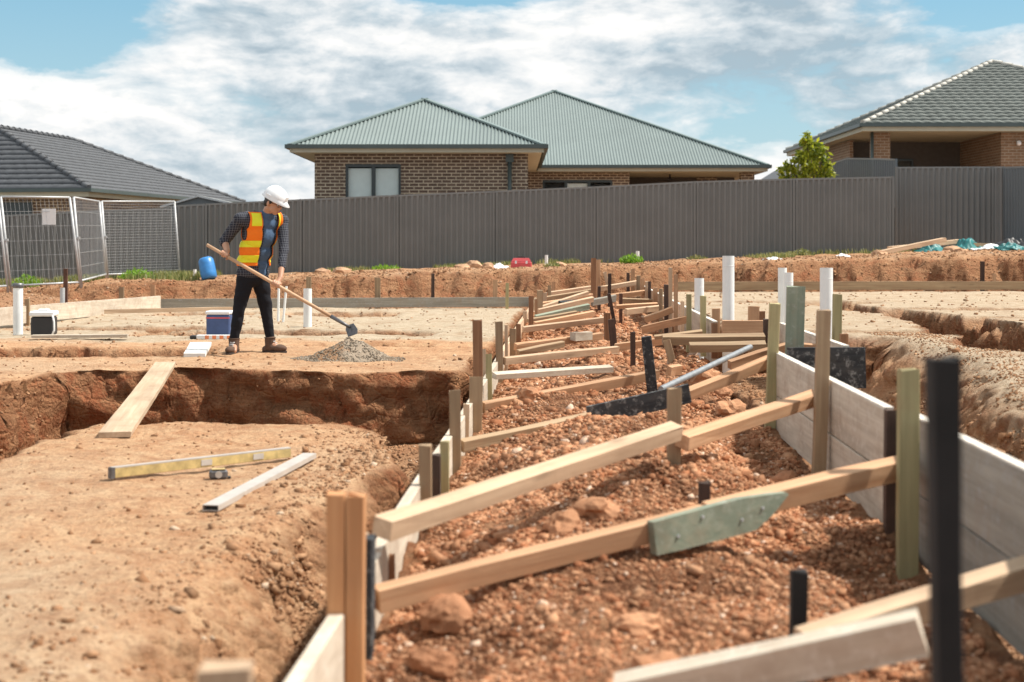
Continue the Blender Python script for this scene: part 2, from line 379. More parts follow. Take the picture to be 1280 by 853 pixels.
    # ---- low strip behind the slab forms, batter and upper ground
    zt = np.interp(X, [-20, -11, -8, -2.7, 9.2, 14, 30], [-.92, -.86, -.70, -.53, -.13, .05, .2])
    zt = zt+fbm(X*1.2, Y*1.2, 4, 5)*.07+lumps(X*2.5, Y*2.5, 3)*.09*ss(26.5,27.5,Y)*(1-ss(31.0,33,Y))*vn(X*.6,Y*.6,2)
    lo = -1.08+fbm(X*2, Y*2, 3, 2)*.05
    bat = ss(26.7, 27.7, Y+fbm(X*.8, Y*.8, 4, 4)*.7+fbm(X*4, Y*4, 3, 2)*.18)
    back = ss(25.1, 25.35, Y)
    zb = lo*(1-bat)+zt*bat+(fbm(X*5, Y*5, 3, 1)*.10+lumps(X*3,Y*3,4)*.12-.05)*bat*(1-bat)*4
    z = z*(1-back)+zb*back
    clay = clay*(1-back)+back*(.35+1.2*(1-ss(.85,1,bat)))
    clay = np.clip(clay+back*ss(.1,.5,fbm(X*.7, Y*.7, 3, 6))*.3, 0, 1)
    sand = sand*(1-back)+back*.28*bat*ss(-.3,.4,fbm(X*.5, Y*1.5, 3, 7))
    # left edge beyond the side form rises to the grass
    side = ss(-.15, .25, -X-np.interp(Y, [0, 19, 24.6, 30], [9.2, 7.75, 6.35, 6.0]))*ss(15, 17, Y)
    zside = np.maximum(lo+.04, -1.05+ss(.6, 2.4, -X-np.interp(Y, [0,19,24.6,30],[9.2,7.75,6.35,6.0]))*.25)
    z = z*(1-side)+np.where(back > .5, z, zside)*side
    clay = np.maximum(clay, side*.7*(1-back)); sand = sand*(1-side*.8)
    # far away it levels out
    far = ss(36, 60, Y)
    z = z*(1-far)+(np.interp(X/np.maximum(Y,1), [-.4, 0, .4], [-.9, -.5, .2]))*far
    grass = ss(28.5, 34, Y)*ss(-2, -8, X)*.6*ss(-.2,.3,fbm(X*2, Y*2, 3, 1))
    return z+CZ, clay, sand, rub, grass
def gz(X, Y): return float(terrain(np.array([X]), np.array([Y]))[0][0])

def ground():
    ys = [-6, -4, -2.5, -1.5, -.8, -.2, .4, 1.0]
    y = 1.4
    while y < 36: ys.append(y); y += (.006 if 11.98 < y < 12.36 else .010 if 26.2 < y < 28.2 and False else max(.012, .0034*y)) if y < 30 else .0075*y
    while y < 900: ys.append(y); y *= 1.06
    ys = np.array(ys); NX = 900
    s = np.linspace(-1, 1, NX)
    hw = np.where(ys < 1, 4.0, 1.7+.50*ys+np.maximum(0, ys-40)*1.2); hw = np.maximum(hw, 2.2)
    Xg = s[None, :]*hw[:, None]; Yg = np.repeat(ys[:, None], NX, 1)
    z, clay, sand, rub, gr = terrain(Xg, Yg)
    # undercut and crumble the cut faces sideways a little
    gy, gx = np.gradient(z, axis=0)/np.maximum(np.gradient(Yg, axis=0),1e-4), np.gradient(z, axis=1)/np.maximum(np.gradient(Xg, axis=1),1e-4)
    st = np.clip(np.hypot(gx, gy)/2.0-.15, 0, 1)*(Yg < 30)*(1-rub)
    gn = np.maximum(np.hypot(gx, gy), 1e-4); q = Xg+Yg*.9
    dsp = fbm(q*1.6, z*3.5, 3, 2)*.12+(lumps(q*2.6+fbm(q*2,z*4,2,1)*.5, z*4.5, 3)-.3)*.13+(lumps(q*7, z*10, 5)-.3)*.055+fbm(q*16, z*22, 3, 6)*.022
    dsp = dsp*st*np.interp(Yg, [0, 5, 9, 14, 20], [.7, .8, 1, .8, .5])
    V = np.stack([Xg-gx/gn*dsp, Yg-gy/gn*dsp, z+dsp*.15], -1).reshape(-1, 3)
    n = len(ys); i = np.arange((n-1)*NX).reshape(n-1, NX)[:, :-1].ravel()
    o = np_mesh('ground', V, np.stack([i, i+1, i+NX+1, i+NX], 1), None, smooth=True)
    a = o.data.attributes.new('soil', 'FLOAT_COLOR', 'POINT')
    steep = np.clip((np.hypot(gx, gy)-.6)/1.9, 0, 1)*(Yg < 31)
    cl = np.clip(np.maximum(clay*np.interp(Yg,[11,13.5],[.38,.85])*(1-rub)*(Yg < 25)+clay*.8*(Yg >= 25)+clay*rub, steep*(1-rub)), 0, 1)
    a.data.foreach_set('color', np.stack([cl, sand, rub, gr], -1).reshape(-1).astype(np.float32))
    m, t, b = newmat('earth')
    at = t.n('ShaderNodeAttribute', attribute_name='soil'); sp = t.n('ShaderNodeSeparateColor'); t.l(at.outputs['Color'], sp.inputs[0])
    cl, sa, ru = sp.outputs[0], sp.outputs[1], sp.outputs[2]; gr = at.outputs['Alpha']
    pos = t.n('ShaderNodeNewGeometry').outputs['Position']
    n1 = t.noise(pos, 1.3, 8, .62, .3); n2 = t.noise(pos, 7.0, 8, .68); n3 = t.noise(pos, 45.0, 5, .7); n4 = t.noise(pos, 160.0, 3, .7)
    nst = t.noise(t.mapping(pos, (1.2,1.2,6.5)), 2.6, 7, .7, .9)
    tan = t.mix(t.ramp(n1, [(.33,0),(.67,1)]), (.43,.195,.09), (.59,.325,.175))
    tan = t.mix(t.ramp(n2, [(.36,0),(.66,1)]), tan, (.66,.44,.26), 'MIX')
    tan = t.mix(t.m('MULTIPLY', t.ramp(t.noise(pos, 2.7, 7, .72, .6), [(.5,0),(.63,1)]), .6), tan, (.33,.14,.06))
    tan = t.mix(t.m('MULTIPLY', t.ramp(n4, [(.5,0),(.62,1)]), .5), tan, (.70,.50,.33))
    tan = t.mix(t.m('MULTIPLY', t.ramp(n3, [(.47,0),(.66,1)]), .6), tan, (.25,.11,.055))
    sand = t.mix(t.ramp(n2, [(.35,0),(.65,1)]), (.46,.36,.25), (.60,.50,.375))
    sand = t.mix(t.m('MULTIPLY', t.ramp(t.noise(pos, 2.1, 6, .7, .5), [(.5,0),(.66,1)]), .6), sand, (.36,.22,.13))
    sand = t.mix(t.m('MULTIPLY', t.ramp(n3, [(.45,0),(.7,1)]), .35), sand, (.29,.20,.13))
    clay = t.mix(t.ramp(nst, [(.34,0),(.5,.5),(.68,1)]), (.25,.09,.04), (.58,.30,.155))
    clay = t.mix(t.m('MULTIPLY', t.ramp(t.noise(pos, 3.1, 6, .7, .4), [(.5,0),(.64,1)]), .75), clay, (.40,.11,.045))
    clay = t.mix(t.m('MULTIPLY', t.ramp(n3, [(.42,0),(.68,1)]), .5), clay, (.50,.28,.15))
    rubb = t.mix(t.ramp(n2, [(.35,0),(.65,1)]), (.37,.155,.075), (.54,.285,.155))
    rubb = t.mix(t.ramp(n3, [(.45,0),(.7,.8)]), rubb, (.56,.34,.20))
    col = t.mix(sa, tan, sand); col = t.mix(t.m('MULTIPLY', cl, 1.0, clamp=True), col, clay); rubb = t.mix(t.ramp(t.noise(pos, 2.3, 5, .65, .4), [(.40,.75),(.56,0)]), rubb, (.20,.085,.045)); col = t.mix(ru, col, rubb)
    gcol = t.mix(n2, (.07,.10,.03), (.22,.22,.09)); col = t.mix(gr, col, gcol)
    t.l(col, b.inputs['Base Color']); b.inputs['Roughness'].default_value = .95; b.inputs['Specular IOR Level'].default_value = .15
    vo = t.n('ShaderNodeTexVoronoi', feature='F1'); t.l(t.mapping(pos, (1,1,1)), vo.inputs['Vector']); vo.inputs['Scale'].default_value = 34
    h = t.m('ADD', t.m('MULTIPLY', n3, 1.1), t.m('MULTIPLY', n4, .4))
    h = t.m('ADD', h, t.m('MULTIPLY', n2, 1.3))
    h = t.m('ADD', h, t.m('MULTIPLY', t.m('SUBTRACT', 1.0, vo.outputs['Distance']), t.m('ADD', .12, t.m('MULTIPLY', t.m('ADD', ru, cl, clamp=True), .55))))
    ve = t.n('ShaderNodeTexVoronoi', feature='DISTANCE_TO_EDGE'); dv = t.n('ShaderNodeVectorMath', operation='ADD'); t.l(pos, dv.inputs[0])
    nn = t.n('ShaderNodeTexNoise'); t.l(pos, nn.inputs['Vector']); nn.inputs['Scale'].default_value = 6; sc_ = t.n('ShaderNodeVectorMath', operation='SCALE'); t.l(nn.outputs['Color'], sc_.inputs[0]); sc_.inputs['Scale'].default_value = .12; t.l(sc_.outputs[0], dv.inputs[1]); t.l(dv.outputs[0], ve.inputs['Vector']); ve.inputs['Scale'].default_value = 5.5
    h = t.m('ADD', h, t.m('MULTIPLY', t.ramp(ve.outputs['Distance'], [(0,0),(.09,1)]), t.m('MULTIPLY', t.m('MULTIPLY', t.m('POWER', cl, 1.8), t.ramp(n2, [(.38,.25),(.6,1)])), t.m('SUBTRACT', 1.0, ru))))
    nd = bump(t, b, h, .9, .02)
    t.l(t.m('ADD', .024, t.m('MULTIPLY', t.m('ADD', cl, ru, clamp=True), .045)), nd.inputs['Distance'])
    o.data.materials.append(m)
    return props(o, kind='structure')
ground()

def stones_mat(name, lo, hi, pale):
    m, t, b = newmat(name)
    at = t.n('ShaderNodeAttribute', attribute_name='tone').outputs['Fac']; pos = t.n('ShaderNodeNewGeometry').outputs['Position']
    big = t.ramp(t.noise(pos, 2.3, 5, .65, .4), [(.38,.62),(.6,1.12)])
    c = t.mix(1.0, t.mix(at, lo, hi), big, 'MULTIPLY'); c = t.mix(t.ramp(at, [(.94,0),(.98,1)]), c, pale)
    c = t.mix(t.m('MULTIPLY', t.ramp(t.noise(pos, 60, 5, .7), [(.4,0),(.7,1)]), .4), c, tuple(x*.55 for x in lo))
    t.l(c, b.inputs['Base Color']); b.inputs['Roughness'].default_value = .92; b.inputs['Specular IOR Level'].default_value = .2
    bump(t, b, t.noise(pos, 90, 4, .7), .6, .006); return m
ICO = None
def stones(name, X, Y, size, mat, sink=.25, seed=1, label=None, cat=None, zfun=None, smooth=False):
    g = np.random.default_rng(seed)
    bm = bmesh.new(); bmesh.ops.create_cube(bm, size=1.5)
    v0 = np.array([v.co[:] for v in bm.verts]); f0 = np.array([[v.index for v in f.verts] for f in bm.faces]); bm.free()
    n = len(X)
    z = terrain(X, Y)[0] if zfun is None else zfun(X, Y)
    vv = v0[None]*(1+g.uniform(-.42, .38, (n, len(v0), 3)))
    sc = size[:, None]*g.uniform(.45, 1.35, (n, 3)); sc[:, 2] *= .78
    vv = vv*sc[:, None, :]
    a = g.uniform(0, 6.28, n); tl = g.uniform(-.6, .6, n)
    y1 = vv[..., 1]*np.cos(tl)[:, None]-vv[..., 2]*np.sin(tl)[:, None]; z1 = vv[..., 1]*np.sin(tl)[:, None]+vv[..., 2]*np.cos(tl)[:, None]
    x2 = vv[..., 0]*np.cos(a)[:, None]-y1*np.sin(a)[:, None]; y2 = vv[..., 0]*np.sin(a)[:, None]+y1*np.cos(a)[:, None]
    V = np.stack([x2+X[:, None], y2+Y[:, None], z1+(z+size*sink)[:, None]], -1).reshape(-1, 3)
    Fq = (f0[None]+(np.arange(n)*len(v0))[:, None, None]).reshape(-1, f0.shape[1])
    o = np_mesh(name, V, Fq, mat, smooth=smooth)
    at = o.data.attributes.new('tone', 'FLOAT', 'POINT'); at.data.foreach_set('value', np.repeat(g.random(n), len(v0)).astype(np.float32))
    return props(o, label, cat, kind='stuff')
M['stone'] = stones_mat('loose_clay_lumps', (.36,.14,.065), (.62,.35,.20), (.72,.54,.41))
M['stonetan'] = stones_mat('tan_pebbles', (.30,.15,.075), (.47,.28,.16), (.58,.44,.32))
M['stonegrey'] = stones_mat('grey_aggregate', (.24,.19,.14), (.42,.36,.29), (.52,.47,.40))
g0 = np.random.default_rng(5)
# loose lumps in the corridor
n = 190000; Yc = np.exp(g0.uniform(math.log(1.9), math.log(25), n)); uc = g0.uniform(-.50, 1.15, n)
pt = .45+1.3*vn(uc*2.6+3, Yc*2.6, 4)**1.5
sz = pt*np.maximum(.0008*Yc, .0035)+np.clip(g0.lognormal(-5.9, .85, n), 0, .03)*np.interp(Yc, [0,4,7,25],[.5,.6,.9,1.3])
keep = (fbm(uc*3.2, Yc*3.2, 3, 1) > .10-.02/sz*.25) | (sz > .03)
stones('soil_rubble', (uc+SL*Yc)[keep], Yc[keep], sz[keep], M['stone'], .15, 3, 'loose reddish clay lumps and rubble filling the formwork corridor', 'rubble')
# crumbs on cut slopes and on the pad edges
n = 110000; Yl = np.exp(g0.uniform(math.log(2.2), math.log(31), n)); Xl = g0.uniform(-.40, .42, n)*Yl
zc, cl, sa, ru, gr = terrain(Xl, Yl)
keep = (ru < .3) & ((cl > .12) | (g0.random(n) < .05))
sz = np.maximum(.0006*Yl, .003)+np.clip(g0.lognormal(-5.8, .75, n), 0, .03)
stones('slope_rubble', Xl[keep], Yl[keep], sz[keep], M['stonetan'], .1, 4, 'crumbled clay crumbs and pebbles on trench edges and banks', 'rubble')
n = 15000; Yl = np.exp(g0.uniform(math.log(2.8), math.log(9.5), n)); ul = -.62-np.abs(g0.normal(0, .30, n))
stones('bank_crumbs', ul+SL*Yl, Yl, .003+np.clip(g0.lognormal(-5.8, .8, n), 0, .022), M['stonetan'], 0, 14, 'crumbled tan clods covering the near sloping trench side', 'rubble')
# gravelly sand crust near right pad edge
n = 7000; Yl = g0.uniform(4.5, 13, n); ul = np.interp(Yl, [4.5,7.3,12.2,13.5],[1.8,2.2,2.7,2.7])+np.abs(g0.normal(0, .5, n)); Xl = ul+SL*Yl
stones('pad_gravel', Xl, Yl, .003+g0.random(n)*.007, M['stonetan'], .1, 6, 'brown gravel crust along the broken edge of the right pad', 'gravel')
# gravel heap in front of the worker
hx, hy = (435-640)/F*13.75, 13.75
def heapz(X, Y):
    dx_ = (X-hx); d = np.sqrt((dx_/np.where(dx_ < 0, .38, .44))**2+((Y-hy)/.40)**2)
    return terrain(X, Y)[0]+.205*np.clip(1-d, 0, 1)**1.0*(1+.25*fbm(X*7, Y*7, 3, 2))
gx_, gy_ = np.meshgrid(np.linspace(hx-.56, hx+.60, 110), np.linspace(hy-.5, hy+.5, 90))
hzv = heapz(gx_, gy_)+.012*lumps(gx_*22, gy_*22, 3)-.006
i = np.arange(89*110).reshape(89, 110)[:, :-1].ravel()
hp = np_mesh('gravel_heap', np.stack([gx_, gy_, hzv-.012*(hzv < terrain(gx_,gy_)[0]+.012)], -1).reshape(-1, 3), np.stack([i, i+1, i+111, i+110], 1), None, smooth=True)
m, t, b = newmat('heap_gravel'); pos = t.n('ShaderNodeNewGeometry').outputs['Position']
sx = t.n('ShaderNodeSeparateXYZ'); t.l(t.n('ShaderNodeTexCoord').outputs['Object'], sx.inputs[0])
brn = t.ramp(t.m('ADD', t.m('MULTIPLY', t.m('SUBTRACT', sx.outputs[0], hx), -3.0), t.m('ADD', .3, t.noise(pos, 8, 4, .6))), [(.75,0),(1.1,1)])
t.l(t.mix(brn, t.mix(t.noise(pos, 70, 4, .8), (.24,.175,.12), (.44,.36,.28)), (.34,.19,.10)), b.inputs['Base Color']); b.inputs['Roughness'].default_value = .95
bump(t, b, t.noise(pos, 110, 4, .8), .9, .012); hp.data.materials.append(m)
props(hp, 'small heap of grey gravel and soil in front of the worker', 'gravel heap')
n = 2600; aa = g0.uniform(0, 6.28, n); rr = np.sqrt(g0.random(n))*1.1
stones('heap_pebbles', hx+np.cos(aa)*rr*.5, hy+np.sin(aa)*rr*.42, .004+g0.random(n)*.006, M['stonegrey'], .2, 8, 'grey pebbles lying on and around the gravel heap', 'gravel', heapz)
# ------------------------------------------------------------------ houses
def rel(z): return CZ+z
def roof_face(name, A, B, TL, TR, mat, parent, kind, pitch_dir=None):
    """trapezoid roof slope with eave A->B and top TL->TR, real corrugations / stepped tiles"""
    A, B, TL, TR = map(Vector, (A, B, TL, TR)); ex = (B-A).normalized(); L = (B-A).length
    mid = TL-A; up = (mid-ex*mid.dot(ex)); H = up.length; up.normalize(); nrm = ex.cross(up).normalized()
    if nrm.z < 0: nrm = -nrm
    tl = (TL-A).dot(ex); tr = (TR-A).dot(ex)
    if kind == 'corr':
        wl = .0960; nu = int(L/wl*8); u = np.linspace(0, L, nu+1)
        top = np.where(u < tl, H*u/max(tl,1e-6), np.where(u > tr, H*(L-u)/max(L-tr,1e-6), H)); 
        off = .017*np.sin(u/wl*2*np.pi)
        a = np.array(A)[None]+np.outer(u, ex)+np.outer(off, nrm)
        c = a+np.outer(np.maximum(top, 0), up)
        V = np.concatenate([a, c]); n = nu+1; i = np.arange(nu)
        return np_mesh(name, V, np.stack([i, i+1, i+1+n, i+n], 1), mat, parent, smooth=True)
    rows = max(2, int(round(H/.30))); Vs = []; Fs = []; k = 0
    tw = .30 if kind == 'wave' else .33; nu = int(L/tw)*(10 if kind == 'wave' else 12)
    for r in range(rows):
        v0, v1 = r*H/rows, (r+1)*H/rows
        lo = max(tl*v0/H, tl*v1/H*0+tl*v0/H); 
        def line(v, lift):
            uL, uR = tl*v/H, L-(L-tr)*v/H
            u = np.clip(np.linspace(0, L, nu+1), uL, uR)
            if kind == 'wave': w = .026*np.abs(np.sin(u/tw*np.pi))
            else:
                ph = (u/tw+.5*(r % 2)) % 1.0; w = -.010*((ph < .04) | (ph > .96))
            return np.array(A)[None]+np.outer(u, ex)+v*np.array(up)[None]+np.outer(w+lift, nrm)
        th = .034 if kind == 'wave' else .040
        base = line(v0, .0); lip = line(v0, th); top = line(v1, 0.002)
        Vs += [base, lip, top]; n = nu+1; i = np.arange(nu)
        Fs += [np.stack([k+i, k+i+1, k+n+i+1, k+n+i], 1), np.stack([k+n+i, k+n+i+1, k+2*n+i+1, k+2*n+i], 1)]; k += 3*n
    return np_mesh(name, np.concatenate(Vs), np.concatenate(Fs), mat, parent)
def hip_roof(parent, C4, z, apexes, mat, capmat, kind, capr=.05, skip=()):
    """C4: eave corners FL, FR, BR, BL (xy); apexes: front, back ridge ends (xyz)"""
    c = [Vector((p[0], p[1], z)) for p in C4]; af, ab = Vector(apexes[0]), Vector(apexes[1])
    roof_face('roof_slope', c[0], c[1], af, af, mat, parent, kind)
    roof_face('roof_slope', c[1], c[2], af, ab, mat, parent, kind)
    if 'back' not in skip: MB().poly([c[2], c[3], ab]).build('roof_slope', mat, parent)
    roof_face('roof_slope', c[3], c[0], ab, af, mat, parent, kind)
    k = MB(); up = Vector((0,0,.02))
    for p, q in ((c[0], af), (c[1], af), (c[2], ab), (c[3], ab), (af, ab)):
        if (p-q).length < .05: continue
        if kind == 'corr': k.bar(p+up*.9, q+up*.9, .20, .045)
        else:
            n = max(2, int((q-p).length/.36)); 
            for i in range(n):
                a = p.lerp(q, i/n)+up*2.2; b_ = p.lerp(q, (i+1.12)/n)+up*1.1
                k.tube([a, b_], [capr*1.6, capr*1.3], 8)
    k.build('ridge_capping', capmat, parent)
def eaves(parent, C4, z, gut=True, fh=.15, over=.5, soff=None):
    """gutter, fascia and soffit round the roof edge"""
    c = [Vector((p[0], p[1], z)) for p in C4]; cen = sum(c, Vector())/4
    g, f = MB(), MB()
    for i in range(4):
        a, b_ = c[i], c[(i+1)%4]; d = (b_-a).normalized(); o = Vector((d.y, -d.x, 0))
        if o.dot(a-cen) < 0: o = -o
        g.bar(a+o*.05-d*.10+Vector((0,0,-.035)), b_+o*.05+d*.10+Vector((0,0,-.035)), .12, .10)
        f.bar(a-o*.03+Vector((0,0,-.11)), b_-o*.03+Vector((0,0,-.11)), .03, fh)
    g.build('gutter', M['gutter'], parent); f.build('fascia', M['fascia'], parent)
    MB().prism([p+(cen-p).normalized()*.03+Vector((0,0,-.185)) for p in c], (0,0,.02)).build('soffit', M['soffit'], parent)
def wall_x(x0, x1, y, z0, z1, holes=(), th=.11):
    """wall facing -Y with openings; returns MB"""
    b = MB(); xs = sorted({x0, x1, *[h[0] for h in holes], *[h[1] for h in holes]})
    for a, c in zip(xs, xs[1:]):
        hs = sorted([h for h in holes if h[0] <= a+1e-6 and h[1] >= c-1e-6], key=lambda h: h[2])
        z = z0
        for h in hs:
            if h[2] > z: b.box(a, c, y, y+th, z, h[2])
            z = h[3]
        if z < z1: b.box(a, c, y, y+th, z, z1)
    return b
def window(parent, x0, x1, y, z0, z1, lights=2, blinds=(True,True,True), fw=.06):
    w = MB(); w.box(x0, x1, y-.02, y+.07, z1-fw*1.2, z1); w.box(x0, x1, y-.02, y+.07, z0, z0+fw)
    w.box(x0, x0+fw, y-.018, y+.068, z0+fw, z1-fw*1.2); w.box(x1-fw, x1, y-.018, y+.068, z0+fw, z1-fw*1.2)
    for i in range(1, lights):
        x = x0+(x1-x0)*i/lights; w.box(x-.045, x+.045, y-.016, y+.066, z0+fw, z1-fw*1.2)
    f = w.build('window', M['frame'], parent)
    MB().box(x0+fw, x1-fw, y+.04, y+.046, z0+fw, z1-fw*1.2).build('pane', M['glassclear'], f)
    for i in range(lights):
        a = x0+(x1-x0)*i/lights+.05; c = x0+(x1-x0)*(i+1)/lights-.05
        if blinds[i]: MB().box(a, c, y+.09, y+.095, z0, z1-.1).build('blind', M['blind'], f)
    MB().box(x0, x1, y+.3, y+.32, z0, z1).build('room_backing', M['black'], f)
m, t, b = newmat('window_pane'); b.inputs['Base Color'].default_value = (.9,.95,.95,1); b.inputs['Roughness'].default_value = .03
b.inputs['Transmission Weight'].default_value = 1; b.inputs['IOR'].default_value = 1.02; b.inputs['Specular IOR Level'].default_value = 1.0; M['glassclear'] = m

# -- middle house: green-grey corrugated hips over brown brick
hs = thing('brick_house', 'brown brick house with two grey-green corrugated hip roofs in the middle behind the fence', 'house', (0, 40, rel(-.4)))
O = hs.location.copy()
def L(*p): return Vector(p)-O
ze = rel(2.60)
def sub(c, o=O): return [(p[0]-o.x, p[1]-o.y) for p in c]
c1 = [(-5.63,36),(.81,36),(.81,49),(-5.63,49)]
ap = [L(-2.41,39.22,rel(4.09)), L(-2.41,45.8,rel(4.09))]
hip_roof(hs, sub(c1), ze-O.z, ap, M['roofgreen'], M['roofcap'], 'corr')
eaves(hs, sub(c1), ze-O.z)
c2 = [(-5.0,44.8),(8.06,44.8),(8.06,57.9),(-5.0,57.9)]
a2 = L(1.53,51.33,rel(5.66))
hip_roof(hs, sub(c2), ze-O.z+.004, [a2, a2+Vector((0,.02,0))], M['roofgreen'], M['roofcap'], 'corr')
eaves(hs, sub(c2), ze-O.z-.004)
def W_(bld, name, mat, par): bld.b.transform(Matrix.Translation(-O)); return bld.build(name, mat, par)
zb, zt_ = rel(-.6), ze-.19
hb = [(-4.28, -2.86, rel(.8), rel(2.15))]
W_(wall_x(-5.08, .41, 36.6, zb, zt_, hb), 'wall', M['brickdark'], hs)
W_(MB().box(.30, .41, 36.712, 45.3, zb, zt_), 'wall', M['brickdark'], hs)
W_(MB().box(-5.08, -4.97, 36.712, 48.4, zb, zt_), 'wall', M['brickdark'], hs)
hb2 = [(.98, 3.20, rel(1.0), rel(2.16))]
W_(wall_x(.412, 3.75, 45.4, zb, zt_-.004, hb2), 'wall', M['brickdark'], hs)
W_(MB().box(3.64, 3.75, 45.512, 48.6, zb, zt_-.004), 'wall', M['brickdark'], hs)
W_(MB().box(7.32, 7.74, 45.4, 45.8, zb, zt_-.004), 'pillar', M['brickdark'], hs)
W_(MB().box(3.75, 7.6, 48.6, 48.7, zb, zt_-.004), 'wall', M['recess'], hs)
W_(MB().box(6.3, 7.0, 48.5, 48.598, zb, zt_-.004), 'wall', M['brickdark'], hs)
for k in hs.children[:0]: pass
def win_at(par, o, *a, **k):
    x0, x1, y, z0, z1 = a
    window(par, x0-o.x, x1-o.x, y-o.y, z0-o.z, z1-o.z, **k)
win_at(hs, O, -4.28, -2.86, 36.6, rel(.8), rel(2.15), lights=2)
win_at(hs, O, .98, 3.20, 45.4, rel(1.0), rel(2.16), lights=3, blinds=(False,True,False))
win_at(hs, O, 4.1, 6.2, 48.54, rel(.2), rel(2.0), lights=2, blinds=(False,False))
W_(MB().tube([(-.06,36.52,rel(-.3)),(-.06,36.52,rel(2.42))], .055, 10).box(-.16,.04,36.44,36.6,rel(2.2),rel(2.4)), 'downpipe', M['gutter'], hs)
fan = MB(); fan.tube([(5.15,46.4,rel(2.40)),(5.15,46.4,rel(2.22))], .03, 8).ball((5.15,46.4,rel(2.2)), (.10,.10,.05))
for k in range(3):
    a = k*2.09+.35; fan.bar((5.15+.1*math.cos(a),46.4+.1*math.sin(a),rel(2.2)), (5.15+.62*math.cos(a),46.4+.62*math.sin(a),rel(2.2)), .12, .012)
W_(fan, 'ceiling_fan', M['black'], hs)

# -- right house: grey tile roof, tan brick
hr = thing('brick_house', 'tan brick house with grey-green tiled hip roof rising at the right edge', 'house', (15, 46, rel(.1)))
O2 = hr.location.copy(); zr_ = rel(3.66)
c3 = [(10.35,42),(21.9,42),(21.9,53.6),(10.35,53.6)]
a3 = Vector((16.12,47.78,rel(6.24)))-O2
hip_roof(hr, sub(c3, O2), zr_-O2.z, [a3, a3+Vector((0,.02,0))], M['tilegrey'], M['ridgepale'], 'wave')
eaves(hr, sub(c3, O2), zr_-O2.z, fh=.2)
def W2(bld, name, mat): bld.b.transform(Matrix.Translation(-O2)); return bld.build(name, mat, hr)
zb2, zt2 = rel(-.2), zr_-.20
W2(MB().box(10.83, 11.33, 42.6, 43.05, zb2, zt2), 'pillar', M['brickwarm'])
W2(MB().box(14.65, 21.3, 42.6, 42.71, zb2, zt2), 'wall', M['brickwarm'])
W2(MB().box(14.65, 14.76, 42.712, 46.5, zb2, zt2), 'wall', M['brickwarm'])
W2(MB().box(10.83, 10.94, 45.6, 53, zb2, zt2), 'wall', M['brickwarm'])
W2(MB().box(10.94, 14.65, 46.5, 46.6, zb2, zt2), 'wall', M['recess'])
W2(MB().tube([(10.76,42.5,zb2),(10.76,42.5,zt2)], .05, 8), 'downpipe', M['gutter'])
win_at(hr, O2, 11.4, 13.1, 46.44, rel(.6), rel(2.9), lights=2, blinds=(False,False))
lamp = MB().ball((15.15,42.5,rel(3.12)), .07).box(15.11,15.19,42.5,42.598,rel(3.14),rel(3.2)); W2(lamp, 'wall_lamp', M['white'])

# -- left house: charcoal tile roof, turned a little
A = Vector((-11.9,40,0)); e1 = Vector((-.988,.156,0)); e2 = Vector((.156,.988,0)); zl_ = rel(1.66)
hl = thing('house', 'house with dark charcoal flat-tile roof and cream eaves behind the mesh panels at left', 'house', (A.x-4, A.y+5, rel(-1)))
O3 = hl.location.copy(); s_ = 4.57
FRc, BRc = A, A+e2*12.86; FLc, BLc = FRc+e1*2*s_, BRc+e1*2*s_
af = A+e1*s_+e2*3.15; af.z = zl_+2.05; ab = BRc+e1*s_-e2*s_; ab.z = zl_+2.05
cc = [FLc, FRc, BRc, BLc]
hip_roof(hl, sub(cc, O3), zl_-O3.z, [af-O3, ab-O3], M['tiledark'], M['tiledark'], 'flat')
eaves(hl, sub(cc, O3), zl_-O3.z, fh=.22)
def W3(bld, name, mat): bld.b.transform(Matrix.Translation(-O3)); return bld.build(name, mat, hl)
q0 = A+e1*.55+e2*.55; q1 = A+e1*8.6+e2*.55; q2 = A+e1*.55+e2*12.3
for p_, q_ in ((q0,q1),(q0,q2)):
    d = (q_-p_).normalized()
    if p_ is q0 and q_ is q2: p_ = q0+d*.12
    W3(MB().bar(Vector((p_.x,p_.y,rel(.05))), Vector((q_.x,q_.y,rel(.05))), .11, 2.8), 'wall', M['brickdark'])
wl = MB()
for i in range(2):
    a = q0+e1*(1.4+i*2.6)-e2*.09; W3(MB().bar(Vector((a.x,a.y,rel(.75))), Vector((a.x,a.y,rel(.75)))+e1*1.6, .06, 1.1), 'window', M['frame'])
wl.b.free()

# -- far roof behind the small tree
hf = thing('distant_house', 'distant dark-roofed house with a sloping fascia, seen between the two brick houses', 'house', (12, 66, CZ))
def W4(bld, name, mat): bld.b.transform(Matrix.Translation(-hf.location)); return bld.build(name, mat, hf)
ez = rel(2.4)
W4(MB().prism([(11.6,62,ez+.45),(13.3,62,ez+1.5),(17,62,ez+1.5),(18.5,62,ez+.45)], (0,10,0)), 'roof', M['tiledark'])
W4(MB().bar((11.5,61.9,ez+.42),(13.3,61.9,ez+1.55), .12, .16), 'fascia', M['fascia'])
W4(MB().box(12.1, 18, 62.3, 71, rel(-1), ez+.45), 'wall', M['brickdark'])

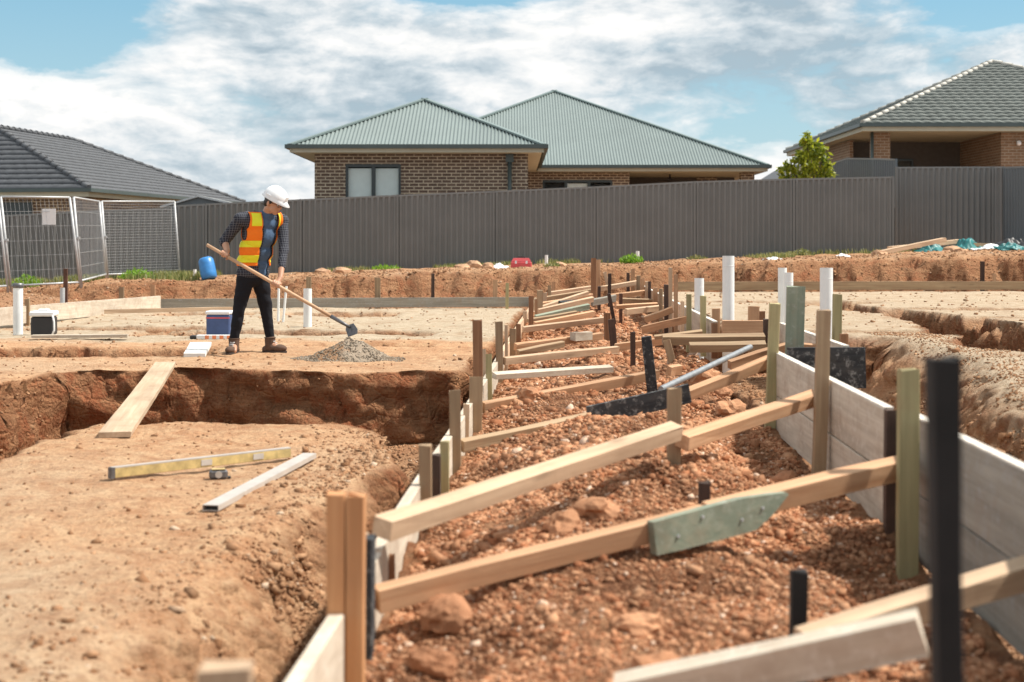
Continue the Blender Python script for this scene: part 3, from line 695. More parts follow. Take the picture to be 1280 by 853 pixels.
# ------------------------------------------------------------------ fences
def sheet(parent, x0, y0, x1, y1, zt0, zt1, zb0, zb1, mat, name='fence_panel'):
    n = max(2, int(math.hypot(x1-x0, y1-y0)/.1333)); Vb = []; 
    d = Vector((x1-x0, y1-y0, 0)); Ln = d.length; d.normalize(); o = Vector((d.y, -d.x, 0))
    pts = []
    for i in range(n):
        for f, h in ((0,.0),(.28,.0),(.40,.040),(.70,.040),(.82,.0)): pts.append(((i+f)/n, h))
    pts.append((1, 0)); V = []
    for s, h in pts:
        x, y = x0+(x1-x0)*s+o.x*h, y0+(y1-y0)*s+o.y*h
        V.append((x, y, zb0+(zb1-zb0)*s)); V.append((x, y, zt0+(zt1-zt0)*s))
    k = np.arange(len(pts)-1)*2
    return np_mesh(name, V, np.stack([k, k+2, k+3, k+1], 1), mat, parent)
def metal_fence(label, posts, mat, capmat, group=None, postw=.055):
    """posts: list of (px, top_y, bottom_y, D)"""
    Q = [(P(a, t_, D), P(a, b_, D)) for a, t_, b_, D in posts]
    root = thing('metal_fence', label, 'fence', (Q[0][1].x, Q[0][1].y, Q[0][1].z), group=group); o = root.location.copy()
    for (t0, b0), (t1, b1) in zip(Q, Q[1:]):
        t0, b0, t1, b1 = t0-o, b0-o, t1-o, b1-o
        sheet(root, t0.x, t0.y, t1.x, t1.y, t0.z-.02, t1.z-.02, b0.z-.12, b1.z-.12, mat)
        MB().bar(t0+Vector((0,-.0,0)), t1, .07, .045).build('top_rail', capmat, root)
    for t0, b0 in Q:
        t0, b0 = t0-o, b0-o
        MB().box(t0.x-postw/2, t0.x+postw/2, t0.y-.048, t0.y+.05, b0.z-.2, t0.z+.025).build('post', capmat if 0 else mat, root)
    return root
D = 34.5
metal_fence('long grey ribbed metal fence across the middle behind the building site',
    [(219,258,350,D),(258,256,348,D),(376,250.5,343,D),(497,245,339,D),(617,240,335,D),(743,234.5,330,D),(868,228,325,D),(992,224.5,321,D),(1116,222,318,D)], M['fence'], M['fencecap'])
metal_fence('grey ribbed fence run behind the wire mesh panels at the left edge',
    [(-90,276,372,33.5),(10,270,365,33.8),(110,265,358,34.1),(213,261,352,34.4)], M['fence'], M['fencecap'])
metal_fence('dark taller fence run to the right of the long fence, behind the rubbish pile',
    [(1121,210,312,35.6),(1240,209.5,310,35.6),(1254,209.5,310,35.6)], M['fence'], M['fencecap'])
metal_fence('side fence run turning towards the viewer at the right edge, beyond the rubbish pile',
    [(1256,210,312,35.3),(1345,206,316,32.2)], M['fencelight'], M['fencecap'])
metal_fence('short blue-grey stepped fence behind the long fence, right of the small tree',
    [(1037,206,250,41),(1060,198.5,250,39.6),(1092,199,250,38),(1120,200,250,36.6)], M['fencelight'], M['fencecap'])

# garden shed behind the fence
shd = thing('garden_shed', 'small grey garden shed with low gable roof behind the fence by the mesh panels', 'shed', (-7.9, 36.5, rel(-.8)))
o = shd.location
def W5(bld, name, mat): bld.b.transform(Matrix.Translation(-o)); return bld.build(name, mat, shd)
pA, pB, pC = P(204,259,36), P(248,246.5,36), P(292,256,36)
W5(MB().prism([pA, pB, pC, Vector((pC.x,36,rel(-1))), Vector((pA.x,36,rel(-1)))], (0,1.5,0)), 'wall', M['fencelight'])
W5(MB().bar(pA+Vector((-.06,-.05,0)), pB+Vector((0,-.05,.02)), .08, .045).bar(pB+Vector((0,-.05,.022)), pC+Vector((.06,-.05,0)), .08, .045), 'roof_trim', M['galv'])
W5(MB().prism([pA+Vector((-.1,0,.01)), pB+Vector((0,0,.045)), pC+Vector((.1,0,.01)), pB+Vector((0,0,.012))], (0,1.55,0)), 'roof', M['fencecap'])

# temporary wire mesh panels
def mesh_panel(label, tl, bl, tr, br, wires, dx=.075, hz=6, sign=False, braced=False):
    TL, BL, TR, BR = P(*tl), P(*bl), P(*tr), P(*br)
    root = thing('wire_mesh_panel', label, 'fence panel', BL, group='temporary wire mesh panels'); o = root.location.copy()
    TL, BL, TR, BR = TL-o, BL-o, TR-o, BR-o
    MB().tube([BL, TL], .024, 8).tube([BR, TR], .024, 8).tube([TL, TR], .019, 8).tube([BL.lerp(TL,.07), BR.lerp(TR,.07)], .019, 8).build('frame', M['galv'], root)
    w = MB(); L_ = (TR-TL).length; n = int(L_/dx)
    for i in range(1, n): w.bar(BL.lerp(BR, i/n)+(TL-BL)*.07, TL.lerp(TR, i/n), .0042, .0042, up=(0,1,0))
    for j in range(1, hz): w.bar(BL.lerp(TL, .07+.93*j/hz), BR.lerp(TR, .07+.93*j/hz), .007, .007)
    w.build('wire_mesh', M[wires], root)
    MB().bar(TL.lerp(BL,.45)+Vector((-.05,-.03,0)), TL.lerp(BL,.45)+Vector((.06,-.03,0)), .05, .04).build('clamp', M['galv'], root)
    if sign:
        c = P(62,271,27.1)-o; MB().box(c.x-.135, c.x+.125, c.y-.03, c.y-.024, c.z-.155, c.z+.15).build('blank_notice', M['paper'], root)
    return root
mesh_panel('nearest leaning wire mesh panel at the left edge with a blank white notice', (1,246,26.8), (14,366,26.8), (87,247,27.2), (101,361,27.2), 'wire', sign=True)
mesh_panel('narrow wire mesh panel between the two wider ones', (92,247,27.3), (102,359,27.3), (124,252,31), (133,350,31), 'wire', dx=.09)
mesh_panel('far wide wire mesh panel of fine square mesh next to the garden shed', (127,252,31.1), (135,350,31.1), (218,252,34.2), (225,347,34.2), 'wire', dx=.075, hz=26)
mesh_panel('cut-off wire mesh panel leaving the picture at the far left', (-110,244,25.6), (-98,372,25.6), (-3,246,26.7), (10,366,26.7), 'wire')
# tile-dark shrub bush behind the mesh left is grass only

# ------------------------------------------------------------------ plants
def leafmat(name, c0, c1):
    m, t, b = newmat(name); oi = t.n('ShaderNodeAttribute', attribute_name='tone').outputs['Fac']
    t.l(t.mix(oi, c0, c1), b.inputs['Base Color']); b.inputs['Roughness'].default_value = .55
    b.inputs['Transmission Weight'].default_value = 0
    tr = t.n('ShaderNodeBsdfTranslucent'); t.l(t.mix(oi, tuple(min(1,x*1.7) for x in c0), tuple(min(1,x*1.7) for x in c1)), tr.inputs[0])
    ms = t.n('ShaderNodeMixShader'); ms.inputs[0].default_value = .38
    t.l(b.outputs[0], ms.inputs[1]); t.l(tr.outputs[0], ms.inputs[2])
    t.l(ms.outputs[0], m.node_tree.nodes['Material Output'].inputs[0]); return m
M['leafy'] = leafmat('yellow_green_leaves', (.08,.13,.012), (.42,.43,.03))
M['weed'] = leafmat('bright_weed_leaves', (.10,.22,.02), (.26,.42,.04))
M['grass'] = leafmat('rough_grass', (.09,.13,.03), (.32,.30,.12))
M['bark'] = flat('bark', (.16,.11,.07), .9, var=.2, scale=20)
def leaves(name, C, size, mat, parent=None, seed=2, droop=.3, aspect=.45):
    g = np.random.default_rng(seed); n = len(C)
    d = g.normal(size=(n,3)); d[:,2] -= droop; d /= np.linalg.norm(d, axis=1)[:,None]
    s = np.cross(d, g.normal(size=(n,3))); s /= np.linalg.norm(s, axis=1)[:,None]
    nn = np.cross(d, s); L_ = size*g.uniform(.6, 1.3, (n,1)); w = L_*aspect*.5
    V = np.stack([C, C+d*L_*.45+s*w+nn*L_*.05, C+d*L_, C+d*L_*.45-s*w+nn*L_*.05], 1).reshape(-1,3)
    i = np.arange(n)*4; o = np_mesh(name, V, np.stack([i,i+1,i+2,i+3],1), mat, parent)
    a = o.data.attributes.new('tone','FLOAT','POINT'); a.data.foreach_set('value', np.repeat(g.random(n),4).astype(np.float32)); return o
def blades(name, X, Y, h, mat, label, cat, kind=None, lean=.4, w=.007, seed=3, parent=None, zf=None, loc=None):
    g = np.random.default_rng(seed); n = len(X); z = terrain(X, Y)[0]
    a = g.uniform(0,6.28,n); hh = h*g.uniform(.4,1.2,n); ln = hh*lean*g.uniform(.2,1.3,n)
    px_, py_ = np.cos(a), np.sin(a); B = np.stack([X,Y,z-.01],1); s = np.stack([-py_,px_,0*a],1)*w*g.uniform(.6,1.4,(n,1))
    mid = B+np.stack([px_*ln*.35,py_*ln*.35,hh*.6],1); tip = B+np.stack([px_*ln,py_*ln,hh],1)
    V = np.stack([B-s,B+s,mid+s*.8,mid-s*.8,tip+s*.1,tip-s*.1],1).reshape(-1,3)
    if loc is not None: V = V-np.array(loc)
    i = np.arange(n)*6; o = np_mesh(name, V, np.concatenate([np.stack([i,i+1,i+2,i+3],1), np.stack([i+3,i+2,i+4,i+5],1)]), mat, parent)
    at = o.data.attributes.new('tone','FLOAT','POINT'); at.data.foreach_set('value', np.repeat(g.random(n),6).astype(np.float32))
    if loc is not None: o.location = loc
    return props(o, label, cat, kind=kind)
g1 = np.random.default_rng(21)
tr_ = thing('small_tree', 'small tree with yellow-green drooping leaves behind the fence', 'tree', (P(1008,222,38).x, 38, rel(-.1)))
MB().tube([(0,0,0),(.03,0,1.2),(0,.02,2.2),(.05,0,2.9)], [.05,.045,.035,.012], 8).tube([(.02,0,1.5),(-.3,.1,2.1),(-.42,.1,2.5)], [.025,.018,.008], 6).tube([(.01,0,1.7),(.32,-.1,2.2),(.40,-.1,2.45)], [.025,.018,.008], 6).build('trunk', M['bark'], tr_)
cl = []
for (x, y, z, r, n) in ((.02,0,2.98,.17,120),(.12,0,2.72,.22,170),(-.16,0,2.55,.20,150),(.36,-.1,2.62,.20,150),(-.40,.1,2.30,.22,150),(.06,-.1,2.30,.28,210),(.50,0,2.32,.20,150),(-.58,0,1.98,.18,110),(.42,.1,1.95,.27,190),(-.14,0,1.92,.30,210),(.62,0,2.05,.14,70),(-.66,0,2.2,.09,40),(.05,.05,3.18,.07,24),(.3,0,2.9,.08,26)):
    d = g1.normal(size=(n,3)); d /= np.linalg.norm(d,axis=1)[:,None]; cl.append(np.array([[x,y,z]])+d*r*g1.uniform(.35,1.08,(n,1)))
leaves('crown', np.concatenate(cl), .15, M['leafy'], tr_, droop=.9)
n = 24000; X = g1.uniform(-14,-6.3,n); Y = g1.uniform(28.5,34.2,n); k = (fbm(X*1.1,Y*.8,3,4)+.25*ss(31,34,Y)+.22*ss(-6.5,-9,X)) > .28
blades('rough_grass', X[k], Y[k], .17, M['grass'], 'rough green and straw grass under the wire mesh panels', 'grass', 'stuff', w=.012)
n = 16000; X = g1.uniform(-5.5,12,n); Y = g1.uniform(31.8,34.35,n); k = (fbm(X*.8,Y*.3,3,6)+.5*ss(33,34.4,Y)*1) > .42
blades('fence_grass', X[k], Y[k], .13, M['grass'], 'patchy low grass growing along the foot of the long fence', 'grass', 'stuff', w=.012, seed=4)
def weed(px, py, Dd, r, h, n, label, mat='weed', seed=9):
    p = P(px, py, Dd); g = np.random.default_rng(seed); a = g.uniform(0,6.28,n); q = np.sqrt(g.random(n))*r
    X = p.x+np.cos(a)*q; Y = Dd+np.sin(a)*q*.7; z0 = gz(p.x, Dd)
    root = thing('weed_plant', label, 'weed', (p.x, Dd, z0))
    C = np.stack([X-p.x, Y-Dd, g.random(n)**.7*h*(1-(q/r)**2*.7)], 1); leaves('leaves', C, .075, M[mat], root, seed, droop=-.6, aspect=.4)
    st = MB()
    for k in range(7):
        b_ = k*.9; st.tube([(0,0,-.03),(math.cos(b_)*r*.5, math.sin(b_)*r*.4, h*.7)], [.008,.004], 5)
    st.build('stems', M['grass'], root)
weed(789,330,29.5,.25,.17,420,'bright lime-green weed clump right of the white pipe stub')
weed(691,335,29,.16,.08,160,'low green weed tuft right of the red toolbox', 'grass', 10)
weed(1001,318,33.4,.3,.15,220,'dark green weed clump at the foot of the fence on the right', 'grass', 12)
weed(872,318,33.8,.25,.1,120,'thin green weed at the fence foot behind the tall white pipe', 'grass', 13)
weed(482,341,32.5,.33,.09,200,'low green weed patch against the fence, right of the worker', 'weed', 14)
weed(172,352,29,.35,.22,450,'leafy green weed below the fine wire mesh panel', 'weed', 15)
weed(34,352,28.5,.30,.25,380,'leafy green weed behind the leaning panel at far left', 'weed', 16)
# ------------------------------------------------------------------ timber: formwork boards, stakes, braces
def timber_mesh(name, L, w, h, mat, r=.002, cut=0.0, warp=.004, seed=0, nose=False):
    g = random.Random(seed); b = bmesh.new(); n = max(2, int(L/.25)); rings = []
    wy, wz = g.uniform(-warp, warp), g.uniform(-warp, warp)
    for i in range(n+1):
        s = i/n; x = s*L; oy, oz = wy*math.sin(s*3.1), wz*math.sin(s*3.1+.5); c = r
        hh, ww = h/2, w/2; tj = (.0035 if (i == n or i == 0) else .0008)
        sk = cut*(1 if i == n else 0)
        pts = [(-ww+c,-hh),(ww-c,-hh),(ww,-hh+c),(ww,hh-c),(ww-c,hh),(-ww+c,hh),(-ww,hh-c),(-ww,-hh+c)]
        rings.append([b.verts.new((x-(sk*(1 if q[1] < 0 else 0))+(g.uniform(-.006,.003) if i == n else 0), q[0]+oy+g.uniform(-tj,tj), q[1]+oz+g.uniform(-tj,tj))) for q in pts])
    for a, c in zip(rings, rings[1:]):
        for k in range(8): b.faces.new((a[k], a[(k+1)%8], c[(k+1)%8], c[k]))
    b.faces.new(rings[0][::-1]); b.faces.new(rings[-1]); bmesh.ops.recalc_face_normals(b, faces=b.faces); b.normal_update(); uvbox(b)
    me = bpy.data.meshes.new(name); b.to_mesh(me); b.free(); me.materials.append(mat); return me
def orient(p0, p1, up=(0,0,1), roll=0):
    x = (p1-p0).normalized(); u = Vector(up); y = u.cross(x); y.normalize(); z = x.cross(y)
    Mx = Matrix((x, y, z)).transposed().to_4x4(); Mx.translation = p0
    return Mx @ Matrix.Rotation(roll, 4, 'X')
_c = [0]
def timber(name, p0, p1, w, h, mat, label, cat, group=None, up=(0,0,1), roll=0, cut=0, warp=.004, parent=None):
    _c[0] += 1; p0, p1 = Vector(p0), Vector(p1)
    o = bpy.data.objects.new(name, timber_mesh(name, (p1-p0).length, w, h, M[mat], seed=_c[0], cut=cut, warp=warp)); COL.objects.link(o)
    o.matrix_world = orient(p0, p1, up, roll); return props(o, label, cat, group)
def up_(X, u, D): return u+SL*D
def form_left(Y0, Y1, label, mat='whiteply', top=-.87, h=.25, u=-.55, th=.038):
    a = Vector((u+SL*Y0, Y0, rel(top-h/2))); b_ = Vector((u+SL*Y1, Y1, rel(top-h/2)))
    return timber('formwork_board', a, b_, th, h, mat, label, 'formwork board', 'formwork boards edging the left pad')
fl = [(2.3,4.08,'whiteply','cement-stained formwork board nearest the viewer on the left, behind the thick orange double stake'),
 (4.11,6.35,'whiteply','whitish formwork board on the left between the two lowest long braces, second from the viewer'),
 (6.39,8.95,'whiteply','white-edged formwork board on the left beside the tall grey-brown stake'),
 (9.0,11.9,'whiteply','white formwork board on the left beside the corner of the worker\'s earth block'),
 (11.95,15.0,'fresh2','pale formwork board on the left, fifth from the viewer'),
 (15.04,18.4,'fresh2','pale formwork board on the left, sixth from the viewer, by the tall thin brown stake'),
 (18.44,21.7,'fresh2','far pale formwork board on the left, last but one before the far cross form'),
 (21.74,24.9,'old','farthest formwork board on the left, touching the far cross form')]
for a, b_, mt, lb in fl: form_left(a, b_, lb, mt, h=.24 if a < 12 else .2)
def form_right(Y0, Y1, u, label, mat, top=-.60, h=.45, th=.036, two=True):
    root = thing('formwork_board', label, 'formwork board', (u+SL*Y0, Y0, rel(top-h)), group='formwork boards edging the right pad')
    a = Vector((u+SL*Y0, Y0, 0)); b_ = Vector((u+SL*Y1, Y1, 0)); o = root.location.copy()
    hs_ = [(top, h*.52), (top-h*.52-.004, h*.47)] if two else [(top, h)]
    for k, (t0, hh) in enumerate(hs_):
        q = Vector((0,0,rel(t0-hh/2))); p0, p1 = a+q-o, b_+q-o
        me = timber_mesh('board', (p1-p0).length, th, hh, M[mat], seed=int(Y0*10)+k, warp=.003)
        c = bpy.data.objects.new('board', me); COL.objects.link(c); c.parent = root; c.matrix_local = orient(p0, p1)
    q = Vector((0,0,rel(top)+.003)); p0, p1 = a+q-o, b_+q-o
    MB().bar(p0, p1, th*.98, .006).build('top_edge', M['edgewhite'], root)  # separate whitish strip along the top of the boards
    return root
form_right(1.9, 5.22, 1.245, 'large grey cement-stained formwork board at the right edge, nearest the viewer', 'greyply', h=.50)
form_right(5.30, 8.32, 1.20, 'big beige formwork boards in two rows on the right with a bright top edge', 'whiteply')
form_right(8.66, 11.3, 1.70, 'set-back formwork board behind the black board and green board on the right', 'whiteply', h=.30, two=False)
form_right(11.5, 14.6, 1.20, 'white-topped formwork board on the right, beside the tall white pipe', 'whiteply', top=-.60, h=.34, two=False)
form_right(14.65, 18.0, 1.20, 'formwork board on the right beyond the white pipes, with dark post beside it', 'fresh2', h=.28, two=False)
form_right(18.05, 21.5, 1.20, 'pale formwork board on the right, last but one from the far end', 'fresh2', h=.28, two=False)
form_right(21.55, 24.9, 1.20, 'farthest formwork board on the right side of the corridor', 'old', h=.28, two=False)
timber('formwork_board', P(984,460,8.6), P(1082,460,8.64), .02, .25, 'blackply', 'black plastic-faced formwork board standing across behind the green upright board', 'formwork board', warp=.001)
timber('formwork_board', P(903,411,11.38), P(956,411,11.42), .04, .13, 'fresh', 'short orange-brown board standing across at the foot of the tall white pipe', 'formwork board', warp=.001)
timber('formwork_board', P(197,380,25.0), P(662,377.5,25.0), .05, .17, 'greyply', 'long blue-grey formwork board along the far end of the left pad', 'formwork board', warp=.01)
timber('formwork_board', P(846,358,25.0), P(1330,357,25.0), .05, .15, 'old', 'long tan formwork board along the far end of the right pad', 'formwork board', warp=.01)
a = P(-60,402,17.6); b_ = P(199,378.5,24.8)
timber('formwork_board', a, b_, .05, .24, 'whiteply', 'long pale board edging the left pad, from the left edge back to the blue-grey form', 'formwork board', warp=.01)
timber('formwork_board', P(130,390,20.5), P(300,386,21.0), .03, .06, 'fresh2', 'thin pale plank lying on the sandy pad behind the blue crate', 'plank', warp=.01)

def stake(px, w, yt, yb, D, mat, label, lean=0, dp=None, group='stakes along the left formwork', name='wooden_stake', cat='stake', tw=0, leany=0):
    """px centre at top, w width in photo px, yt/yb top and visible foot rows, D distance"""
    top = P(px, yt, D); bot = P(px+lean, yb, D); wm = w/F*D
    d = (bot-top).normalized(); d = (d+Vector((0, leany, 0))).normalized()
    foot = top+d*((top.z-bot.z)/abs(d.z)+.18)
    return timber(name, foot, top, dp or min(wm, .045), wm, mat, label, cat, group, up=(1,.02,0) if not tw else (1,tw,0), warp=.003)
# local Z is sideways in the picture, local Y is depth
GL, GR, GM = 'stakes along the left formwork', 'stakes along the right formwork', 'pegs standing in the corridor soil'
# big double stake in the left foreground
p = P(433,617,3.4); root = thing('double_stake', 'thick orange double timber stake in the left foreground', 'stake', (p.x, 3.4, gz(p.x+.1,3.4)-.1), group=GL)
for s in (-1, 1):
    me = timber_mesh('timber', p.z-root.location.z-(.004 if s > 0 else 0), .062, .0425, M['orangepine'], seed=40+s, warp=.002)
    c = bpy.data.objects.new('timber', me); COL.objects.link(c); c.parent = root
    c.matrix_local = orient(Vector((s*.0222,0,0)), Vector((s*.0222,0,1)), up=(1,.02,0))
stake(460,15,671,900,3.62,'blackply','dark form-ply strip standing right against the thick orange double stake', dp=.06)
stake(452,17,667,900,3.78,'fresh2','pale stake top just showing behind the dark ply strip', dp=.04)
stake(490,8,693,735,4.25,'brown','small reddish-brown stub nailed to the white formwork board', dp=.02)
stake(532,15,556,690,5.2,'old','grey-brown stake at the left end of the second long brace')
stake(544,13,568,690,5.45,'dark','dark stake directly right of the grey-brown stake by the second long brace', dp=.03)
stake(556,10,552,606,5.9,'yellowish','narrow greenish stake left of the tall bright-topped stake')
stake(569,14,488,605,6.6,'old','tall bright-topped stake at the left end of the brace with the black plate')
stake(595,16,471,549,8.0,'old','broad weathered grey stake behind the left end of the long tan brace')
stake(597,12,400,475,8.35,'brown','tall dark brown stake rising behind the broad grey stake on the left')
stake(611,8,443,500,9.5,'yellowish','narrow stake with a yellowish face on the left beside the pale thin brace')
stake(624,9,402,466,10.9,'old','tall narrow grey-brown stake on the left, right of the worker\'s earth block')
stake(641,8,411,446,13.2,'old','short grey stake on the left, two along from the yellowish narrow one')
stake(648,6,405,432,14.3,'brown','slim brown stake close behind the short grey stake on the left')
stake(664,6,370,424,16.4,'brown','tall thin red-brown stake on the left near the far pad corner')
stake(656,5,389,420,17.5,'fresh2','pale thin stake behind the tall red-brown one on the left')
stake(675,7,363,392,19.3,'old','grey stake near the far left corner of the corridor', dp=.04)
stake(681,5,366,388,20.4,'fresh2','pale narrow stake next to the grey stake at the far left of the corridor')
stake(692,4,352,376,23.5,'fresh','small orange stake at the very far left end of the corridor')
stake(605,5,436,470,10.1,'fresh2','pale thin stake half hidden behind the yellowish-faced stake on the left')
stake(633,4,406,452,11.7,'fresh2','thin pale stake between the tall narrow stake and the short grey one on the left')
stake(670,4,374,400,18.0,'fresh','thin orange stake just behind the tall red-brown one on the left')
stake(687,4,357,381,22.0,'old','thin grey stake just before the smallest orange one at the far left of the corridor')
stake(583,7,505,575,7.4,'fresh2','pale batten nailed upright behind the tall bright-topped stake')
stake(826,4.5,361,396,16.2,'old','thin weathered stake on the right, beyond the dark brown one', group='stakes along the right formwork')
stake(853,4.5,377,407,13.3,'fresh2','thin pale stake between the reddish-tan and the greenish stakes on the right', group='stakes along the right formwork')
stake(785,4,341,366,23.8,'dark','thin dark peg beside the farthest orange stake on the right', group='stakes along the right formwork')
# stakes at the far form and bank
stake(619,6,350,374,25.2,'fresh','orange-tan stake behind the blue-grey far form, left of the yellow peg', group='stakes along the far forms')
stake(634,4,354,385,24.6,'yellowish','thin yellow peg in front of the blue-grey far form', group='stakes along the far forms')
stake(472,7,347,374,25.2,'old','grey-tan stake behind the blue-grey far form, right of the worker', group='stakes along the far forms')
stake(541,4,342,371,25.3,'dark','thin dark stake behind the blue-grey far form', group='stakes along the far forms')
stake(386,6,346,372,25.2,'old','stake behind the blue-grey far form close beside the worker', group='stakes along the far forms')
stake(152,6,359,380,24.0,'old','small brown stake behind the pale side board, left of the blue drum', group='stakes along the far forms')
stake(191,6,356,374,25.2,'fresh','small tan stake at the left end of the blue-grey far form', group='stakes along the far forms')
stake(82,5,336,384,22.6,'rust','thin tall rusty peg in front of the leaning mesh panel', group='stakes along the far forms')
stake(34,6,374,394,19.6,'old','short stake behind the pale side board next to the left white pipe', group='stakes along the far forms')
# posts and pegs in the middle of the corridor
p = P(742,323,23.5)
stake(742,6.5,323,392,21.5,'brown','tall reddish-brown post standing in the middle of the corridor\'s far part', group=GM)
stake(748,5,325,376,22.2,'fresh','tall orange post right behind the reddish-brown one', group=GM)
stake(749,4,358,380,20.5,'dark','short dark peg at the foot of the tall orange post', group=GM)
stake(756,4,340,365,24,'fresh2','leaning thin pale peg at the far end, right of the tall posts', lean=5, group=GM)
stake(762,4,342,370,23,'dark','upright thin dark peg at the far end, right of the tall posts', group=GM)
stake(759,8,391,421,14.2,'brown','rough short red-brown peg behind the split round-topped peg', group=GM)
stake(764,8.5,399,440,12.9,'dark','split dark brown round-topped peg in the middle of the corridor', lean=4, group=GM)
stake(761,4.5,367,394,17.5,'dark','thin leaning dark peg in the middle distance', lean=5, group=GM)
stake(776,4,367,391,18,'rust','thin dark reddish peg right of the leaning dark peg', group=GM)
stake(791,6,415,453,11.6,'dark','square dark peg between the split peg and the black plank', group=GM)
r_ = stake(808,13,421,496,9.4,'blackply','black-faced upright plank leaning slightly in the middle of the corridor', lean=8, dp=.035, group=GM)
stake(833,9,425,467,11.0,'old','brown leaning stake behind the black-faced plank', lean=11, group=GM)
stake(843,17,485,558,5.75,'old','stubby weathered stake at the middle joint of the second long brace', dp=.035, group=GM)
stake(998,20,712,806,3.25,'pitch','blurred black peg standing in the rubble at the lower right', dp=.04, group=GM)
stake(881,13,602,640,4.9,'dark','little black peg tip poking up behind the green splice plate', dp=.03, group=GM)
# right side stakes
stake(791,5,336,362,24.3,'fresh','orange stake at the far right end of the corridor, farthest of the row', group=GR)
stake(798,5,345,368,22.6,'old','grey stake at the far right of the corridor, second from the end', group=GR)
stake(803,5,348,373,21.6,'fresh','tan stake at the far right of the corridor, in front of the grey one', group=GR)
stake(809,5,352,376,20.6,'fresh2','pale stake at the far right of the corridor, beside a dark one', group=GR)
stake(812,3.5,352,376,20.0,'dark','thin dark stake between two pale stakes at the far right', group=GR)
stake(819,6,360,387,18.4,'fresh','orange-tan short stake at the far right of the corridor', group=GR)
stake(833,5.5,356,403,14.6,'dark','dark brown stake left of two tall thin tan stakes on the right', group=GR)
stake(838,4,335,401,14.4,'fresh2','tallest thin pale-tan stake on the right, behind the dark brown one', group=GR)
stake(845,4.5,343,400,14.2,'fresh','tall thin reddish-tan stake just right of the tallest thin one', group=GR)
stake(861,6,368,415,12.6,'yellowish','greenish-yellow stake left of the short white pipe', group=GR)
stake(879,6.5,370,419,11.9,'yellowish','greenish-yellow round-topped stake right of the short white pipe', group=GR)
stake(893,7,404,420,11.3,'brown','short dark reddish stub against the white board', group=GR)
stake(895,9,386,405,12.6,'fresh','stubby orange block behind the white board, left of the tall white pipe', group=GR)
stake(942,13,383,403,12.0,'fresh','orange offcut with slanted top right of the tall white pipe', group=GR)
stake(952,8,389,404,12.3,'brown','small reddish offcut touching the orange slanted offcut', group=GR)
stake(958,7,399,434,11.2,'dark','dark stake at the right end of the orange-brown cross board', group=GR)
stake(968.5,12.5,379,508,8.05,'yellowish','long yellow-green stake at the far end of the big beige formwork boards', lean=-5, dp=.04, group=GR)
stake(995,23,358,446,8.8,'green','upright green-stained board rising above the black formwork board', lean=-2, dp=.02, group=GR)
stake(1030,16,387,592,6.38,'old','tall tan-grey stake before the beige formwork boards, at the end of the upper brace', lean=-7, dp=.045, group=GR)
stake(1047,11,368,442,9.8,'yellowish','olive stake standing behind the tall tan-grey stake', lean=-2, group=GR)
stake(1055,9,417,440,9.6,'brown','small brown wedge stub beside the olive stake', group=GR)
stake(1113,14,512,665,5.16,'dark','dark maroon stake at the near end of the beige formwork boards', dp=.04, group=GR)
stake(1136,25,462,690,4.8,'yellowish','blurred olive-green stake with an orange-chipped top on the right', lean=-1, dp=.04, group=GR)
stake(1177,31,447,1100,1.95,'pitch','large blurred black stake in the right foreground', lean=14, dp=.04, group=GR)
stake(1228,5,327,360,26.4,'dark','dark picket with red cap in front of the right bank', group='stakes along the far forms')
stake(1243,4,342,364,25.3,'fresh','little orange stake by the far right form', group='stakes along the far forms')
stake(282,62,833,1000,2.05,'fresh2','blurred pale stake top at the bottom edge of the picture', dp=.05, group=GL)

# braces and loose timbers across the corridor
GB = 'timber braces across the formwork corridor'
def brace(px0, y0, D0, px1, y1, D1, mat, label, h=.066, w=.038, name='brace', cat='brace', group=GB, warp=.006, cut=0, roll=None):
    if name == 'brace': w = max(w, .042); h *= .93; roll = .24 if roll is None else roll
    return timber(name, P(px0,y0,D0), P(px1,y1,D1), w, h, mat, label, cat, group, warp=warp, cut=cut, roll=roll or 0)
brace(775,872,2.9,1153,790,2.75,'whiteply','blurred cement-stained board with a white top edge at the bottom right', h=.080, w=.045, roll=.2, name='plank', cat='plank')
brace(1000,806,3.12,1300,712,3.6,'fresh2','blurred pale tan brace running off the right edge in the foreground', h=.07, w=.05)
brace(660,401,16.8,720,391,17.2,'old','thin grey batten between the orange brace and the grey-green one', h=.045)
brace(676,385,19.3,735,366,20.0,'fresh2','thin pale batten crossing above the yellowish-tan brace', h=.05)
brace(770,384,17.4,822,381,17.6,'fresh','thin orange batten right of the tall posts, below the level grey-brown one', h=.05)
# long brace with green splice plate
a, b_ = P(470,750,3.87), P(1134,582,4.95); m1, m2 = a.lerp(b_, .50), a.lerp(b_, .60)
root = thing('spliced_brace', 'long foreground brace of two tan timbers joined by a green plate', 'brace', a, group=GB); d = b_-a
def kid(name, p0, p1, w, h, mat, off=(0,0,0), cut=0, par=None, seed=1):
    w *= 1.25
    c = bpy.data.objects.new(name, timber_mesh(name, (p1-p0).length, w, h, M[mat], seed=seed, cut=cut)); COL.objects.link(c); c.parent = par or root
    c.matrix_local = orient(Vector(p0)-root.location+Vector(off), Vector(p1)-root.location+Vector(off), roll=.16); return c
kid('timber', a, a.lerp(b_, .56), .036, .066, 'fresh', seed=5)
kid('timber', a.lerp(b_, .565), b_, .050, .070, 'fresh', seed=6)
pl = MB(); q0 = a.lerp(b_, .441)-a; q1 = a.lerp(b_, .71)-a; X = (q1-q0).normalized(); Y_ = Vector((0,0,1)).cross(X).normalized(); Z_ = X.cross(Y_)
Lp = (q1-q0).length; outl = [(0,.040),(.004,-.062),(Lp*.2,-.066),(Lp*.72,-.066),(Lp*.86,-.03),(Lp*.99,.022),(Lp*.97,.030),(Lp*.62,.046)]
